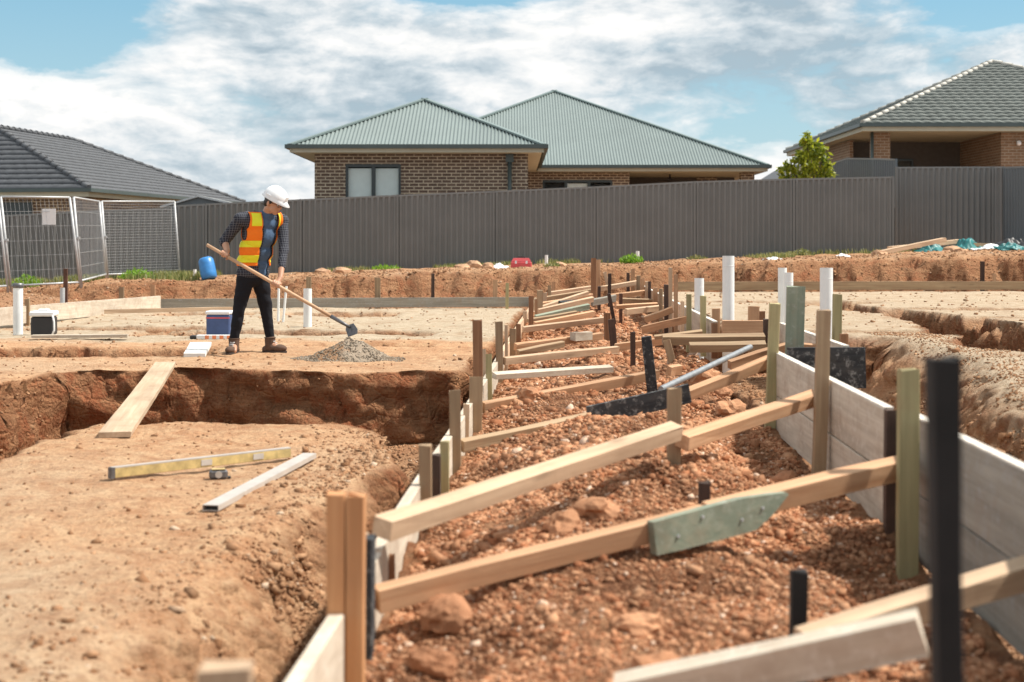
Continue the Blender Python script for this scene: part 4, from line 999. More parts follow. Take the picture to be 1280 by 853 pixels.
pl.prism([q0+X*x_-Y_*.026+Z_*z_ for x_, z_ in outl], -Y_*.032)
gp = pl.build('splice_plate', M['green'], root)
for f_, zz in ((.16,-.02),(.62,-.02),(.78,0),(.34,.02)):
    c_ = q0+X*Lp*f_-Y_*.059+Z_*zz; MB().tube([c_, c_-Y_*.004], .005, 8).build('nail', M['galv'], gp)
brace(478,662,4.0,845,538,5.62,'fresh2','second long brace from the viewer, pale tan, ending at the stubby weathered stake', h=.062, w=.062)
brace(853,553,5.7,1022,496,6.6,'fresh','tan brace rising from the stubby stake to the beige formwork boards', h=.06, w=.062)
brace(577,557,7.0,742,522,7.6,'old','weathered brown brace on the left of the black plate', h=.06)
brace(735,521,7.45,862,492,7.55,'blackply','black splattered plate leaning over the joint of two braces', h=.105, w=.018, name='plate', cat='plate', warp=.001)
brace(852,496,7.8,962,452,8.25,'fresh','orange-tan brace on the right of the black plate, ending at the yellow-green stake', h=.066, w=.045)
brace(603,510,8.6,822,468,9.6,'fresh','long tan brace passing behind the black-faced upright plank', h=.07)
brace(836,464,9.7,850,462,9.8,'fresh','short tan brace end just right of the black-faced upright plank', h=.07)
t_ = thing('steel_pipe', 'slim galvanised steel pipe propped across the soil beside the black-faced plank', 'pipe', P(826,487,8.3))
MB().tube([(0,0,0), P(938,434,9.9)-P(826,487,8.3)], .019, 14, cap=False).tube([(0,0,0), P(938,434,9.9)-P(826,487,8.3)], .016, 14, cap=True).build('tube', M['steelpipe'], t_)
brace(912,457,9.2,985,433,9.4,'fresh','tan brace behind the slim steel pipe on the right', h=.06)
brace(617,470,9.7,764,461,10.4,'whiteply','whitish flat brace lying across the soil on the left', h=.045, w=.06)
brace(630,452,10.9,772,437,12.0,'fresh2','tan brace starting beside the short grey stakes on the left', h=.06)
brace(644,434,12.6,752,420,13.2,'fresh','orange-tan brace with a white offcut resting on its right end', h=.065)
brace(647,442,12.3,704,430,12.6,'old','short brown timber lying just below the orange-tan brace', h=.06)
brace(716,421,12.9,737,420,13.0,'whiteply','small whitish offcut lying on the orange-tan brace', h=.075, w=.09, name='offcut', cat='offcut', group=None)
brace(654,412,15.2,756,400,15.6,'fresh2','tan brace in the middle distance behind the white offcut', h=.065)
brace(668,406,16.2,742,392,16.8,'fresh','orange brace with a greenish right half in the middle distance', h=.07)
brace(669,398,17.2,736,383,17.8,'green','grey-green brace in the far part of the corridor', h=.07)
brace(673,390,18.6,741,374,19.2,'fresh2','yellowish-tan brace in the far part, in front of the reddish post', h=.075)
brace(677,381,19.8,740,370,20.4,'fresh','fourth farthest brace, orange-brown, left of the tall posts', h=.07)
brace(681,374,21.4,744,364,21.8,'old','third farthest brace, grey-brown, left of the tall posts', h=.08)
brace(687,368,22.8,741,360,23.2,'fresh2','second farthest brace, pale, left of the tall posts', h=.08)
brace(700,379,19.2,738,376,19.5,'blackply','dark offcut lying across the far braces', h=.05, w=.08)
brace(750,361,23.0,800,353,23.4,'fresh2','pale brace at the far end, right of the tall posts', h=.08)
brace(762,371,20.8,806,366,21.2,'fresh','tan brace at the far end, in front of the pale one on the right', h=.08)
brace(740,378,19.4,769,373,19.8,'greyply','blue-grey offcut standing by the tall posts', h=.10, w=.02)
brace(776,376,19.2,818,377,19.4,'old','grey-brown level brace on the far right of the corridor', h=.07)
brace(782,390,16.0,828,385,16.4,'fresh2','pale brace on the right in the middle distance', h=.07)
brace(806,399,14.4,841,387,14.4,'fresh','tan brace rising to the tall thin stakes on the right', h=.066)
brace(804,412,13.0,862,399,12.6,'fresh','tan brace rising to the greenish stake on the right', h=.07)
brace(770,434,12.1,846,424,11.8,'fresh','tan brace behind the square dark peg', h=.066)
brace(818,422,11.6,878,415,11.6,'old','thin brown batten above the two heavy cross timbers', h=.03, w=.05)
brace(828,425,11.1,956,423,11.1,'old','upper heavy weathered timber laid across below the tall white pipe', h=.068, w=.09)
brace(862,434,10.9,957,433,10.9,'old','lower heavy weathered timber laid across below the tall white pipe', h=.062, w=.09)
brace(726,441,12.2,760,436,12.2,'brown','short brown brace behind the split peg', h=.05)
brace(1118,520,5.0,1180,548,4.1,'edgewhite','whitish batten behind the large blurred black stake', h=.03, w=.03) if False else None
brace(985,432,9.5,1052,437,9.6,'fresh','orange batten behind the green-stained upright board', h=.05)
brace(1180,300,31,1052+40,318,30.5,'fresh2','long pale timber lying on the upper ground left of the rubbish pile', h=.09, w=.2, name='plank', cat='plank', group='loose timbers by the rubbish pile')
brace(1112,311,31.5,1198,302,32.5,'fresh2','second pale timber leaning above the long one by the rubbish pile', h=.09, w=.15, name='plank', cat='plank', group='loose timbers by the rubbish pile')
brace(1215,306,32,1280,308,32.5,'old','brown timber behind the teal tarpaulins', h=.08, w=.12, name='plank', cat='plank', group='loose timbers by the rubbish pile')
# ------------------------------------------------------------------ plank, level, tape and section on the near block
def onz(px, py, z): D = F*(-z)/(py-HY); return P(px, py, D)
a = onz(143,543,-1.035); b_ = P(206,465,12.25); b_.z = gz(b_.x, 12.5)+.03; b_ = b_+(b_-a).normalized()*.1; a.z = gz(a.x,a.y)+.02
pk = timber('plank', a, b_, .175, .034, 'pale', 'wide pale plank bridging the trench on the left', 'plank', warp=.012)
def dark_end(o, L, w, h): pass
a, b_ = onz(139,601,-1.05), onz(362,572.5,-1.05)
lv = thing('spirit_level', 'long yellow spirit level lying on the near earth block', 'spirit level', Vector((a.x,a.y,gz(a.x,a.y)+.004)))
d = Vector((b_.x-a.x, b_.y-a.y, gz(b_.x,b_.y)-gz(a.x,a.y))); bd = MB().bar((0,0,.03), d+Vector((0,0,.03)), .026, .046, bev=.002).build('body', M['yellow'], lv)
u_ = d.normalized(); MB().bar(Vector((0,0,.0535))+u_*.002, d+Vector((0,0,.0535))-u_*.002, .027, .006).build('top_rail', M['alu'], lv)
MB().bar(-u_*.008+Vector((0,0,.03)), u_*.012+Vector((0,0,.03)), .030, .050).build('end_cap', M['steel'], lv)
n_ = Vector((u_.y,-u_.x,0))
if n_.y > 0: n_ = -n_
for f in (.5, .8):
    c = d*f+Vector((0,0,.03))+n_*.0135; MB().bar(c-u_*.03, c+u_*.03, .004, .028).build('vial_window', M['alu'], lv)
p = onz(273,596,-1.055); tp = thing('tape_measure', 'grey tape measure lying against the yellow spirit level', 'tape measure', Vector((p.x,p.y,gz(p.x,p.y))), rz=.25)
MB().box(-.042,.042,-.022,.022,0,.044,bev=.010).build('case', M['steel'], tp)
MB().tube([(0,-.0225,.023),(0,-.0255,.023)], .016, 16).build('badge', M['alu'], tp); MB().box(.042,.056,-.012,.012,.002,.010).build('hook', M['black'], tp)
MB().box(-.03,.03,-.018,.018,.0443,.0475).build('grip', M['yellow'], tp)
a, b_ = onz(263,634,-1.05), onz(387,571,-1.05); z0 = gz(a.x,a.y)+.018; z1 = gz(b_.x,b_.y)+.02
sc = thing('aluminium_section', 'pale hollow aluminium straightedge lying in front of the spirit level', 'straightedge', Vector((a.x,a.y,z0)))
d = Vector((b_.x-a.x,b_.y-a.y,z1-z0)); x_ = d.normalized(); y_ = Vector((0,0,1)).cross(x_).normalized(); z_ = x_.cross(y_)
s = MB(); w_, h_ = .066, .022
s.bar(z_*(h_/2), d+z_*(h_/2), w_, .003).bar(-z_*(h_/2), d-z_*(h_/2), w_, .003).bar(y_*(w_/2), d+y_*(w_/2), .003, h_).bar(-y_*(w_/2), d-y_*(w_/2), .003, h_)
s.build('hollow_section', M['alu'], sc); MB().bar(x_*.03, d-x_*.03, w_-.006, h_-.006).build('hollow_shade_fill', M['black'], sc)  # black fill paints the shade inside the hollow section
p = onz(-6,560,-1.05); timber('metal_offcut', Vector((p.x-.3,p.y-.1,gz(p.x-.1,p.y)+.02)), Vector((p.x+.075,p.y+.03,gz(p.x,p.y)+.03)), .07, .012, 'greyply', 'grey flat offcut poking in at the left edge', 'offcut')
# ------------------------------------------------------------------ pipes
def pipe(px, w, yt, yb, D, label, group='white plastic pipes standing on the site', cap=False, lean=0, base=None, mat='pvc', name='plastic_pipe'):
    t0 = P(px, yt, D); b0 = P(px+lean, yb, D); r = w/2/F*D; z0 = min(gz(b0.x, D), b0.z)
    root = thing(name, label, 'pipe', (b0.x, D, z0), group=group); o = root.location
    s = MB(); tt, bb = t0-o, Vector((0,0,-.1)); s.tube([bb, tt], r, 18, cap=False); s.tube([bb, tt], r*.9, 18, cap=False)
    s.tube([tt-Vector((0,0,.002)), tt], r, 18, cap=False); 
    # annular rim
    n = 18; rim = [(tt+Vector((math.cos(k*6.2832/n)*r, math.sin(k*6.2832/n)*r, 0)), tt+Vector((math.cos(k*6.2832/n)*r*.9, math.sin(k*6.2832/n)*r*.9, 0))) for k in range(n)]
    for k in range(n): s.poly([rim[k][0], rim[(k+1)%n][0], rim[(k+1)%n][1], rim[k][1]])
    s.build('tube', M[mat], root)
    if cap: MB().tube([tt-Vector((0,0,.05)), tt+Vector((0,0,.008))], r*1.12, 18).build('cap', M['steel'], root)
    else: MB().tube([tt-Vector((0,0,.09)), tt-Vector((0,0,.085))], r*1.02, 18).build('collar', M[mat], root)
    if base: MB().box(-base, base, -base*.6, base*.6, -.02, .03).build('base_flange', M['black'], root)
    return root
pipe(910.5,15,320,400,12.3,'tallest white pipe, with a black base flange, on the right pad', base=.11)
pipe(874,12,348,392,13.6,'short white pipe between two greenish-yellow stakes')
pipe(978,11,335,382,14.5,'white pipe half hidden behind another, left of the green-stained board')
pipe(986,11,341,386,13.6,'front white pipe of the overlapping pair, left of the green-stained board')
pipe(1033,16,335,400,11.6,'thick white pipe right of the green-stained board')
pipe(22.5,12,355,412,17.6,'white pipe with a dark cap near the left edge', cap=True)
pipe(384.5,10.5,361,405,19.0,'white pipe standing right of the worker\'s hand', cap=False)
pipe(78,6,360,386,21.5,'short pale pipe stub beside the rusty peg', mat='galv')
pipe(348.5,3,355,394,20.4,'thin upright white conduit between the worker and the white pipe', lean=-1)
pipe(358,3,358,395,20.2,'thin leaning white conduit touching the upright one', lean=-5)
pipe(683,4,319,334,30.5,'slim white pipe stub beside the low weed, right of the red toolbox')
pipe(797,4.5,314,330,30.5,'slim white pipe stub standing behind the bright weed')
pipe(243.5,4,337,351,31,'small white pipe stub left of the blue drum')
pipe(1262,4,305,322,31,'small white pipe stub in the rubbish pile at the right')
# ------------------------------------------------------------------ containers
def tapered(name, r0, r1, h, mat, par, n=24, z0=0):
    return MB().tube([(0,0,z0),(0,0,z0+h)], [r0, r1], n).build(name, mat, par)
p = P(55,418,17.4); bk = thing('tool_box', 'dark square tub with a white lid and strap on the sandy pad at left', 'tub', (p.x,17.4,gz(p.x,17.4)), rz=.12)
MB().box(-.135,.135,-.13,.13,0,.235,bev=.02).build('tub', M['black'], bk); MB().box(-.15,.15,-.145,.145,.236,.30,bev=.015).build('lid', M['white'], bk)
MB().tube([(.13,-.15,.25),(.148,-.155,.17),(.15,-.155,.07),(.12,-.15,.005)], .012, 8).build('strap', M['white'], bk)
MB().box(-.06,.06,-.06,.06,.30,.325,bev=.008).build('handle', M['white'], bk)
p = P(276,420,16.9); cr = thing('cool_box', 'blue box with a white lid standing behind the worker\'s legs', 'box', (p.x,16.9,gz(p.x,16.9)), rz=-.06)
MB().box(-.145,.135,-.12,.12,.03,.27,bev=.012).build('body', M['navy'], cr); MB().box(-.155,.145,-.13,.13,.272,.315,bev=.012).build('lid', M['white'], cr)
MB().box(-.147,.137,-.1225,-.1185,.225,.24).build('stripe', M['red'], cr)
p = P(268,420,16.6); rl = thing('striped_level', 'orange-and-white striped flat case lying in front of the blue box', 'case', (p.x,16.6,gz(p.x,16.6)), rz=0)
MB().box(-.20,.22,-.05,.05,0,.05,bev=.005).build('body', M['white'], rl)
for k in range(4): MB().box(-.10+k*.085,-.055+k*.085,-.0525,-.0485,.004,.046).build('stripe', M['orange'], rl)
MB().box(-.28,-.201,-.045,.045,0,.045,bev=.01).build('end_cap', M['black'], rl)
a = P(40,423,16.4); timber('plank', Vector((a.x,16.4,gz(a.x,16.4)+.035)), Vector((P(160,424,16.6).x,16.6,gz(P(160,424,16.6).x,16.6)+.05)), .14, .035, 'whiteply', 'whitish plank lying in front of the dark tub', 'plank')
p = P(192,417,17.6); timber('plank', Vector((p.x-.21,17.6,gz(p.x,17.9)+.06)), Vector((p.x+.21,17.5,gz(p.x,17.9)+.07)), .2, .025, 'edgewhite', 'short white sheet lying over the narrow trench behind the plank', 'offcut', warp=0)
# pale slab left of the worker
p = P(243,445,13.95); sl = thing('concrete_block', 'pale concrete slab leaning on the ground left of the worker\'s boots', 'slab', (p.x,13.95,gz(p.x,13.95)), rz=.05)
MB().prism([(-.105,0,0),(.105,0,0),(.105,.0,.035),(-.105,0,.035)], (.02,.26,.095)).build('slab', M['concrete'], sl)
MB().box(-.08,.08,.12,.20,-.01,.035).build('support_brick', M['concrete'], sl)
# blue drum lying tilted on the bank
p = P(262,350,28.6); dr = thing('blue_drum', 'small blue plastic drum tipped over on the bank left of the worker', 'drum', (p.x, 28.6, gz(p.x,28.6)+.02))
s = MB().tube([(0,0,0),(0,0,.03),(0,0,.12),(0,0,.30),(0,0,.40),(0,0,.44)], [.12,.155,.16,.158,.15,.12], 24).build('body', M['blue'], dr); s.rotation_euler = (R(-12), R(-14), 0); 
s2 = MB().tube([(.05,0,.44),(.05,0,.465)], .035, 12).build('screw_cap', M['navy'], dr); s2.rotation_euler = s.rotation_euler
# red toolbox and white bag
p = P(651.5,339,29.3); zt_ = gz(p.x,29.3); tb = thing('red_toolbox', 'red plastic toolbox sitting on the bank below the fence', 'toolbox', (p.x,29.3,max(zt_, P(0,340,29.3).z)))
MB().box(-.215,.215,-.13,.13,0,.15,bev=.02).build('body', M['red'], tb)
MB().prism([(-.205,-.12,.152),(-.16,-.09,.225),(.16,-.09,.225),(.205,-.12,.152)], (0,.24,0)).build('lid', M['redlid'] if 'redlid' in M else M['red'], tb)
for s in (-1,1): MB().box(s*.11-.02,s*.11+.02,-.145,-.131,.11,.17).build('latch', M['white'], tb)
MB().bar((-.07,0,.245),(.07,0,.245), .025,.02).bar((-.07,0,.225),(-.07,0,.245),.02,.02,up=(0,1,0)).bar((.07,0,.225),(.07,0,.245),.02,.02,up=(0,1,0)).build('handle', M['black'], tb)
def crumple(name, label, cat, px, py, Dd, sx, sy, h, mat, seed, parent=None, group=None):
    p = P(px, py, Dd); z0 = gz(p.x, Dd); n = 46; u = np.linspace(-1,1,n); U, V_ = np.meshgrid(u, u)
    rr = np.maximum(np.abs(U), np.abs(V_)); hh = h*(1-np.clip(rr+.35*fbm(U*2+seed, V_*2, 3, seed), 0, 1)**2)*(.55+.65*np.abs(fbm(U*2.2+seed*3, V_*2.2+seed, 3, seed, .35)*1.3))
    x = U*sx*(1+.3*fbm(V_*1.5, U*1.5+seed, 2, seed+1)); y = V_*sy*(1+.3*fbm(U*1.6+seed, V_*1.5, 2, seed+2))
    zz = terrain(x+p.x, y+Dd)[0]-z0+hh+.012
    i = np.arange((n-1)*n).reshape(n-1, n)[:, :-1].ravel()
    o = np_mesh(name, np.stack([x,y,zz],-1).reshape(-1,3), np.stack([i,i+1,i+n+1,i+n],1), M[mat], smooth=True); o.location = (p.x, Dd, z0)
    md = o.modifiers.new('thickness','SOLIDIFY'); md.thickness = .006
    return props(o, label, cat, group=group)
crumple('white_bag','crumpled white bag lying beside the red toolbox','bag',623,338,29.4,.20,.14,.10,'white',2)
crumple('tarpaulin','flat teal tarpaulin at the left of the rubbish pile','tarpaulin',1165,318,31.5,.33,.35,.20,'teal',3, group='crumpled tarpaulins and sheets in the rubbish pile')
crumple('tarpaulin','highest crumpled teal tarpaulin in the middle of the rubbish pile','tarpaulin',1208,316,32.2,.40,.4,.30,'teal',4, group='crumpled tarpaulins and sheets in the rubbish pile')
crumple('plastic_sheet','heap of black plastic sheeting at the right edge of the rubbish pile','plastic sheet',1266,318,31.8,.5,.4,.28,'black',5, group='crumpled tarpaulins and sheets in the rubbish pile')
crumple('plastic_sheet','crumpled white and clear plastic in front of the teal heap','plastic sheet',1236,322,31,.30,.22,.10,'white',6, group='crumpled tarpaulins and sheets in the rubbish pile')
crumple('tarpaulin','small low teal scrap at the front right of the rubbish pile','tarpaulin',1262,325,30.6,.3,.2,.13,'teal',7, group='crumpled tarpaulins and sheets in the rubbish pile')
crumple('plastic_sheet','small blue plastic scrap at the foot of the right bank','plastic sheet',1257,354,25.6,.17,.12,.07,'blue',8)
crumple('white_scrap','small white scrap on the bank top in front of the long fence','scrap',1054,324,30,.14,.1,.06,'white',9)
crumple('rag','pale rag on the edge of the bank left of the paired white pipes','rag',966,335,28.2,.18,.12,.09,'white',10)
for k, (px, py, Dd, s) in enumerate(((1190,318,30.8,.16),(1201,321,30.6,.12),(1182,321,30.4,.10),(578,338,29.6,.13),(594,337,29.8,.16),(700,337,29.2,.12),(1100,322,30.5,.12),(610,341,29,.10),(425,343,29.4,.15),(403,341,29.7,.12))):
    p = P(px,py,Dd); g = np.random.default_rng(50+k); bm = bmesh.new(); bmesh.ops.create_icosphere(bm, subdivisions=2, radius=1)
    for v in bm.verts: v.co = Vector((v.co.x*s*1.3, v.co.y*s, v.co.z*s*.75))*(1+.28*float(fbm(np.array([v.co.x*1.5+k]), np.array([v.co.y*1.5+v.co.z*2.2]), 3, k)[0])*2)
    me = bpy.data.meshes.new('clay_boulder'); bm.to_mesh(me); bm.free(); o = link('clay_boulder', me, M['clod']) if 'clod' in M else link('clay_boulder', me, flat('clod', (.50,.30,.18), .95, var=.3, scale=6, bumpy=.6))
    M.setdefault('clod', me.materials[0]); o.location = (p.x, Dd, gz(p.x,Dd)+s*.2)
    where = ['right of the leaning timbers', 'in front of the teal heap', 'just below the leaning timbers', 'left of the white bag', 'close left of the white bag', 'right of the red toolbox', 'near the right end of the long fence', 'low in front of the white bag', 'right of the worker\'s shoulder', 'beside the worker on the bank'][k]
    props(o, 'tan clay lump on the bank, '+where, 'clay lump', 'clay lumps on the bank')
g = np.random.default_rng(77)
for k, (px, py, Dd, s) in enumerate(((800,760,3.6,.050),(705,655,4.7,.055),(560,775,3.9,.06),(985,560,6.3,.055),(820,800,3.25,.05),(660,500,8.8,.07),(880,440,10.3,.085),(860,446,10.0,.06),(905,441,10.2,.06),(745,640,4.9,.05),(912,470,8.9,.08),(735,585,5.9,.05),(540,810,3.5,.045))):
    p = P(px,py,Dd); bm = bmesh.new(); bmesh.ops.create_icosphere(bm, subdivisions=3, radius=1)
    for v in bm.verts:
        q = v.co.copy(); f1 = float(fbm(np.array([q.x*1.3+k*3]), np.array([q.y*1.3+q.z*1.9]), 4, k)[0]); f2 = float(lumps(np.array([q.x*3+k]), np.array([q.y*3+q.z*3]), k)[0])
        v.co = Vector((q.x*s*1.25, q.y*s, q.z*s*.8))*(1+.55*f1+.22*f2)
    me = bpy.data.meshes.new('clay_clod'); bm.to_mesh(me); bm.free(); o = link('clay_clod', me, M['stone'])
    o.location = (p.x, Dd, gz(p.x,Dd)+s*.25); o.rotation_euler = (0,0,k)
    where = ['centre bottom of the corridor', 'left of the green splice plate', 'just right of the double stake', 'below the tan brace to the beige boards', 'bottom centre, close to the bottom edge', 'above the weathered brown brace', 'largest, in front of the heavy cross timbers', 'left of the largest one', 'right of the largest one', 'above the middle of the spliced brace', 'between the steel pipe and the black plate', 'below the second long brace', 'bottom, near the double stake'][k]
    props(o, 'rough reddish clay clod in the corridor soil, '+where, 'clay clod', 'big clay clods in the corridor')
    me.attributes.new('tone','FLOAT','POINT').data.foreach_set('value', np.full(len(me.vertices), .35+.4*g.random(), dtype=np.float32))
# ------------------------------------------------------------------ the worker
WD = 14.45; FZ = gz(P(320,441,WD).x, WD)
wk_loc = Vector((P(320,441,WD).x, WD, FZ)); SC = 441
def Wp(px, y, dd=0.0):           # figure point in local metres
    return Vector(((px-320)*WD/F, dd, (SC-y)*WD/F))
fw = Vector((.62,-.785,0)).normalized(); lf = Vector((.785,.62,0)).normalized()   # facing, his left
def fused(name, parts, mat, parent, vox=.008, smooth=2, noise=0.0):
    """parts: ('c', p0, p1, r0, r1) tapered limbs and ('e', centre, (rx,ry,rz), basis) ellipsoids, fused into one skin"""
    b = MB()
    for q in parts:
        if q[0] == 'c':
            _, p0, p1, r0, r1 = q; b.tube([p0, p1], [r0, r1], 16); b.ball(p0, r0, seg=16); b.ball(p1, r1, seg=16)
        else:
            b.ball(q[1], q[2], q[3] if len(q) > 3 else None, seg=20)
    me = bpy.data.meshes.new('t'); b.b.to_mesh(me); b.b.free(); o = bpy.data.objects.new('t', me); COL.objects.link(o)
    r = o.modifiers.new('r','REMESH'); r.mode = 'VOXEL'; r.voxel_size = vox; r.use_smooth_shade = True
    s = o.modifiers.new('s','SMOOTH'); s.iterations = smooth; s.factor = .6
    dg = bpy.context.evaluated_depsgraph_get(); dg.update(); me2 = bpy.data.meshes.new_from_object(o.evaluated_get(dg)); me2.name = name
    bpy.data.objects.remove(o); me2.materials.clear()
    for p in me2.polygons: p.use_smooth = True
    if noise:
        n = len(me2.vertices); co = np.empty(n*3, dtype=np.float32); me2.vertices.foreach_get('co', co); co = co.reshape(-1,3)
        nn = np.empty(n*3, dtype=np.float32); me2.vertices.foreach_get('normal', nn); nn = nn.reshape(-1,3)
        d = fbm(co[:,0]*9+co[:,1]*7, co[:,2]*15+co[:,1]*6, 3, 2)*noise; co = co+nn*d[:,None].astype(np.float32); me2.vertices.foreach_set('co', co.ravel()); me2.update()
    return link(name, me2, mat, parent)
def basis(x, y, z): return Matrix((x, y, z)).transposed().to_4x4()
B0 = basis(lf, -fw, Vector((0,0,1)))
wk = thing('person', 'worker in white hard hat and orange hi-vis vest, bending over a long-handled hoe', 'person', wk_loc)
def cloth(name, c, var=.2, rough=.85):
    m, t, b = newmat(name); pos = t.n('ShaderNodeTexCoord').outputs['Object']; n = t.noise(pos, 9, 5, .6)
    t.l(t.mix(n, tuple(x*(1-var) for x in c), tuple(min(1,x*(1+var)) for x in c)), b.inputs['Base Color']); b.inputs['Roughness'].default_value = rough
    b.inputs['Specular IOR Level'].default_value = .2; bump(t, b, t.noise(pos, 22, 4, .6, 1.0), .5, .01); return m
M['skin'] = flat('skin', (.50,.265,.165), .5, var=.08, scale=12)
M['trouser'] = cloth('black_denim', (.012,.013,.018)); M['tee'] = cloth('blue_grey_cotton', (.075,.125,.21)); M['vest'] = cloth('orange_hivis', (.92,.21,.02), .06)
M['vestyellow'] = cloth('yellow_reflective_tape', (.82,.80,.04), .05, .5); M['boot'] = cloth('brown_suede', (.12,.075,.055), .3); M['sole'] = flat('boot_sole', (.05,.035,.03), .8)
M['hair'] = flat('black_hair', (.012,.010,.010), .5); M['hat'] = flat('white_hard_hat', (.80,.81,.83), .28, var=.03)
m, t, b = newmat('dark_plaid'); pos = t.n('ShaderNodeTexCoord').outputs['Object']; sp = t.n('ShaderNodeSeparateXYZ'); t.l(pos, sp.inputs[0])
def lines(v, f, w): return t.m('LESS_THAN', t.m('FRACT', t.m('MULTIPLY', v, f)), w)
ln = t.m('MAXIMUM', lines(t.m('ADD', sp.outputs[0], t.m('MULTIPLY', sp.outputs[1], .6)), 42, .16), lines(sp.outputs[2], 42, .16))
t.l(t.mix(t.m('MULTIPLY', ln, .38), (.014,.016,.028), (.28,.29,.32)), b.inputs['Base Color']); b.inputs['Roughness'].default_value = .9
bump(t, b, t.noise(pos, 22, 4, .6, 1.0), .5, .01); M['plaid'] = m
# joints
hipc = Wp(316,346,0); chest = Wp(326,292,-.06); shc = Wp(330,274,-.09); neck = Wp(338,266,-.13)
hR, hL = hipc-lf*.085+Vector((0,0,-.02)), hipc+lf*.085+Vector((0,0,-.02))
kR, kL = Wp(299,391,-.04), Wp(331,391,.10); aR, aL = Wp(293,430,-.02), Wp(335,430,.12)
sR, sL = Wp(306,275,-.22), Wp(352,276,.03); eR, eL = Wp(283,301,-.10), Wp(357,311,-.10)
# hoe: handle line first, hands close on it
h0, h1 = Wp(267,306,-.32), Wp(438,403,-.42); hd = (h1-h0).normalized()
def on(px): return h0.lerp(h1, (px-267)/(438-267))
gR, gL = on(288.5), on(352.5)
headc = Wp(346.5,254,-.20); fd = Vector((.80,-.42,-.42)).normalized()    # face direction
hu = (Vector((0,0,1))-fd*fd.z).normalized(); hs_ = hu.cross(fd).normalized(); BH = basis(hs_, fd, hu)       # x side, y face, z up
def HP(x, y, z): return headc+hs_*x+fd*y+hu*z
def hand(g, elbow, thumb_side=1):
    """palm beside the handle, four fingers wrapped round it and a thumb across"""
    back = (elbow-g); back = (back-hd*back.dot(hd)).normalized(); side = hd.cross(back).normalized()
    r = .030; pc = g+back*r; wr = g+back*.075-hd*.0+ (elbow-g).normalized()*.02
    q = [('c', wr, pc, .025, .024), ('c', pc-hd*.028, pc+hd*.028, .0185, .0185)]
    for i, (o, l) in enumerate(((-.033,.92),(-.011,1.05),(.011,1.0),(.032,.82))):
        c = g+hd*o; pts = []
        for k in range(5):
            a = k*.95*l; pts.append(c+(back*math.cos(a)+side*math.sin(a))*(r*(1.0-.03*k)))
        for k in range(4): q.append(('c', pts[k], pts[k+1], .0098-.0007*k, .0092-.0007*k))
    t0 = pc+hd*.030*thumb_side; tp_ = [t0, g+hd*.045*thumb_side+(back*.6-side*.8)*r, g+hd*.040*thumb_side+(-back*.35-side*.9)*r]
    q += [('c', tp_[0], tp_[1], .0125, .0105), ('c', tp_[1], tp_[2], .0105, .009)]
    return q, wr
qR, wR_ = hand(gR, eR, 1); qL, wL_ = hand(gL, eL, -1)
body = [('e', headc+hu*.025-fd*.008, (.077,.097,.095), BH), ('e', HP(0,.030,-.045), (.056,.060,.062), BH), ('e', HP(0,.052,-.088), (.030,.028,.022), BH),
 ('e', HP(0,.093,-.020), (.013,.020,.015), BH), ('c', HP(0,.082,.018), HP(0,.103,-.018), .009, .012), ('e', HP(0,.082,-.062), (.022,.010,.006), BH), ('e', HP(0,.080,-.074), (.019,.011,.007), BH),
 ('e', HP(.030,.066,-.022), (.020,.02,.018), BH), ('e', HP(-.030,.066,-.022), (.020,.02,.018), BH), ('c', HP(-.035,.082,.030), HP(.035,.082,.030), .009, .009),
 ('e', HP(.078,-.006,-.010), (.010,.020,.032), BH), ('e', HP(-.078,-.006,-.010), (.010,.020,.032), BH),
 ('c', neck-fw*.02+Vector((0,0,-.02)), HP(0,-.025,-.06), .058, .052), ('c', shc, neck, .07, .055),
 ('e', shc+Vector((0,0,-.05)), (.15,.065,.07), B0), ('e', chest, (.13,.07,.16), B0), ('e', hipc+Vector((0,0,.10)), (.12,.07,.15), B0), ('e', hipc, (.145,.095,.10), B0),
 ('c', hR, kR, .075, .046), ('c', hL, kL, .075, .046), ('c', kR, aR, .046, .034), ('c', kL, aL, .046, .034),
 ('c', aR, aR+Vector((.02,-.10,-.06)), .032, .028), ('c', aL, aL+Vector((.11,-.05,-.06)), .032, .028),
 ('c', sR, eR, .050, .041), ('c', sL, eL, .050, .041), ('c', eR, wR_, .041, .026), ('c', eL, wL_, .041, .026), ('c', shc-lf*.05, sR, .07, .055), ('c', shc+lf*.05, sL, .07, .055)]+qR+qL
fused('body', body, M['skin'], wk, vox=.0055, smooth=2)
for s in (-1,1):
    e = MB().ball(HP(s*.031,.078,.006), .0105, seg=10).build('eye', M['white'], wk); MB().ball(HP(s*.031,.0865,.005), .005, seg=8).build('iris', M['hair'], e)
    MB().tube([HP(s*.018,.093,.026),HP(s*.045,.085,.028)], .0035, 6).build('eyebrow', M['hair'], wk)
MB().tube([HP(-.024,.093,-.0655),HP(0,.097,-.0675),HP(.024,.093,-.0655)], [.002,.004,.002], 6).build('lips', flat('lips', (.36,.13,.10), .5), wk)
gl = MB()
for s in (-1,1):
    c = [HP(s*.033+.022*math.cos(a), .100, .006+.016*math.sin(a)) for a in np.linspace(0,2*math.pi,13)]
    gl.tube(c, .0022, 6, cap=False); gl.tube([HP(s*.055,.098,.010),HP(s*.078,.05,.010),HP(s*.083,-.005,.004)], .0025, 6)
gl.tube([HP(-.011,.101,.008),HP(.011,.101,.008)], .0025, 6); gl.build('glasses', M['black'], wk)
fused('hair', [('e', HP(0,-.018,.035), (.086,.098,.088), BH), ('e', HP(0,-.055,-.025), (.068,.052,.055), BH), ('c', HP(.078,.01,.02), HP(.078,.012,-.012), .012, .007), ('c', HP(-.078,.01,.02), HP(-.078,.012,-.012), .012, .007)], M['hair'], wk, .007, 1, .006)
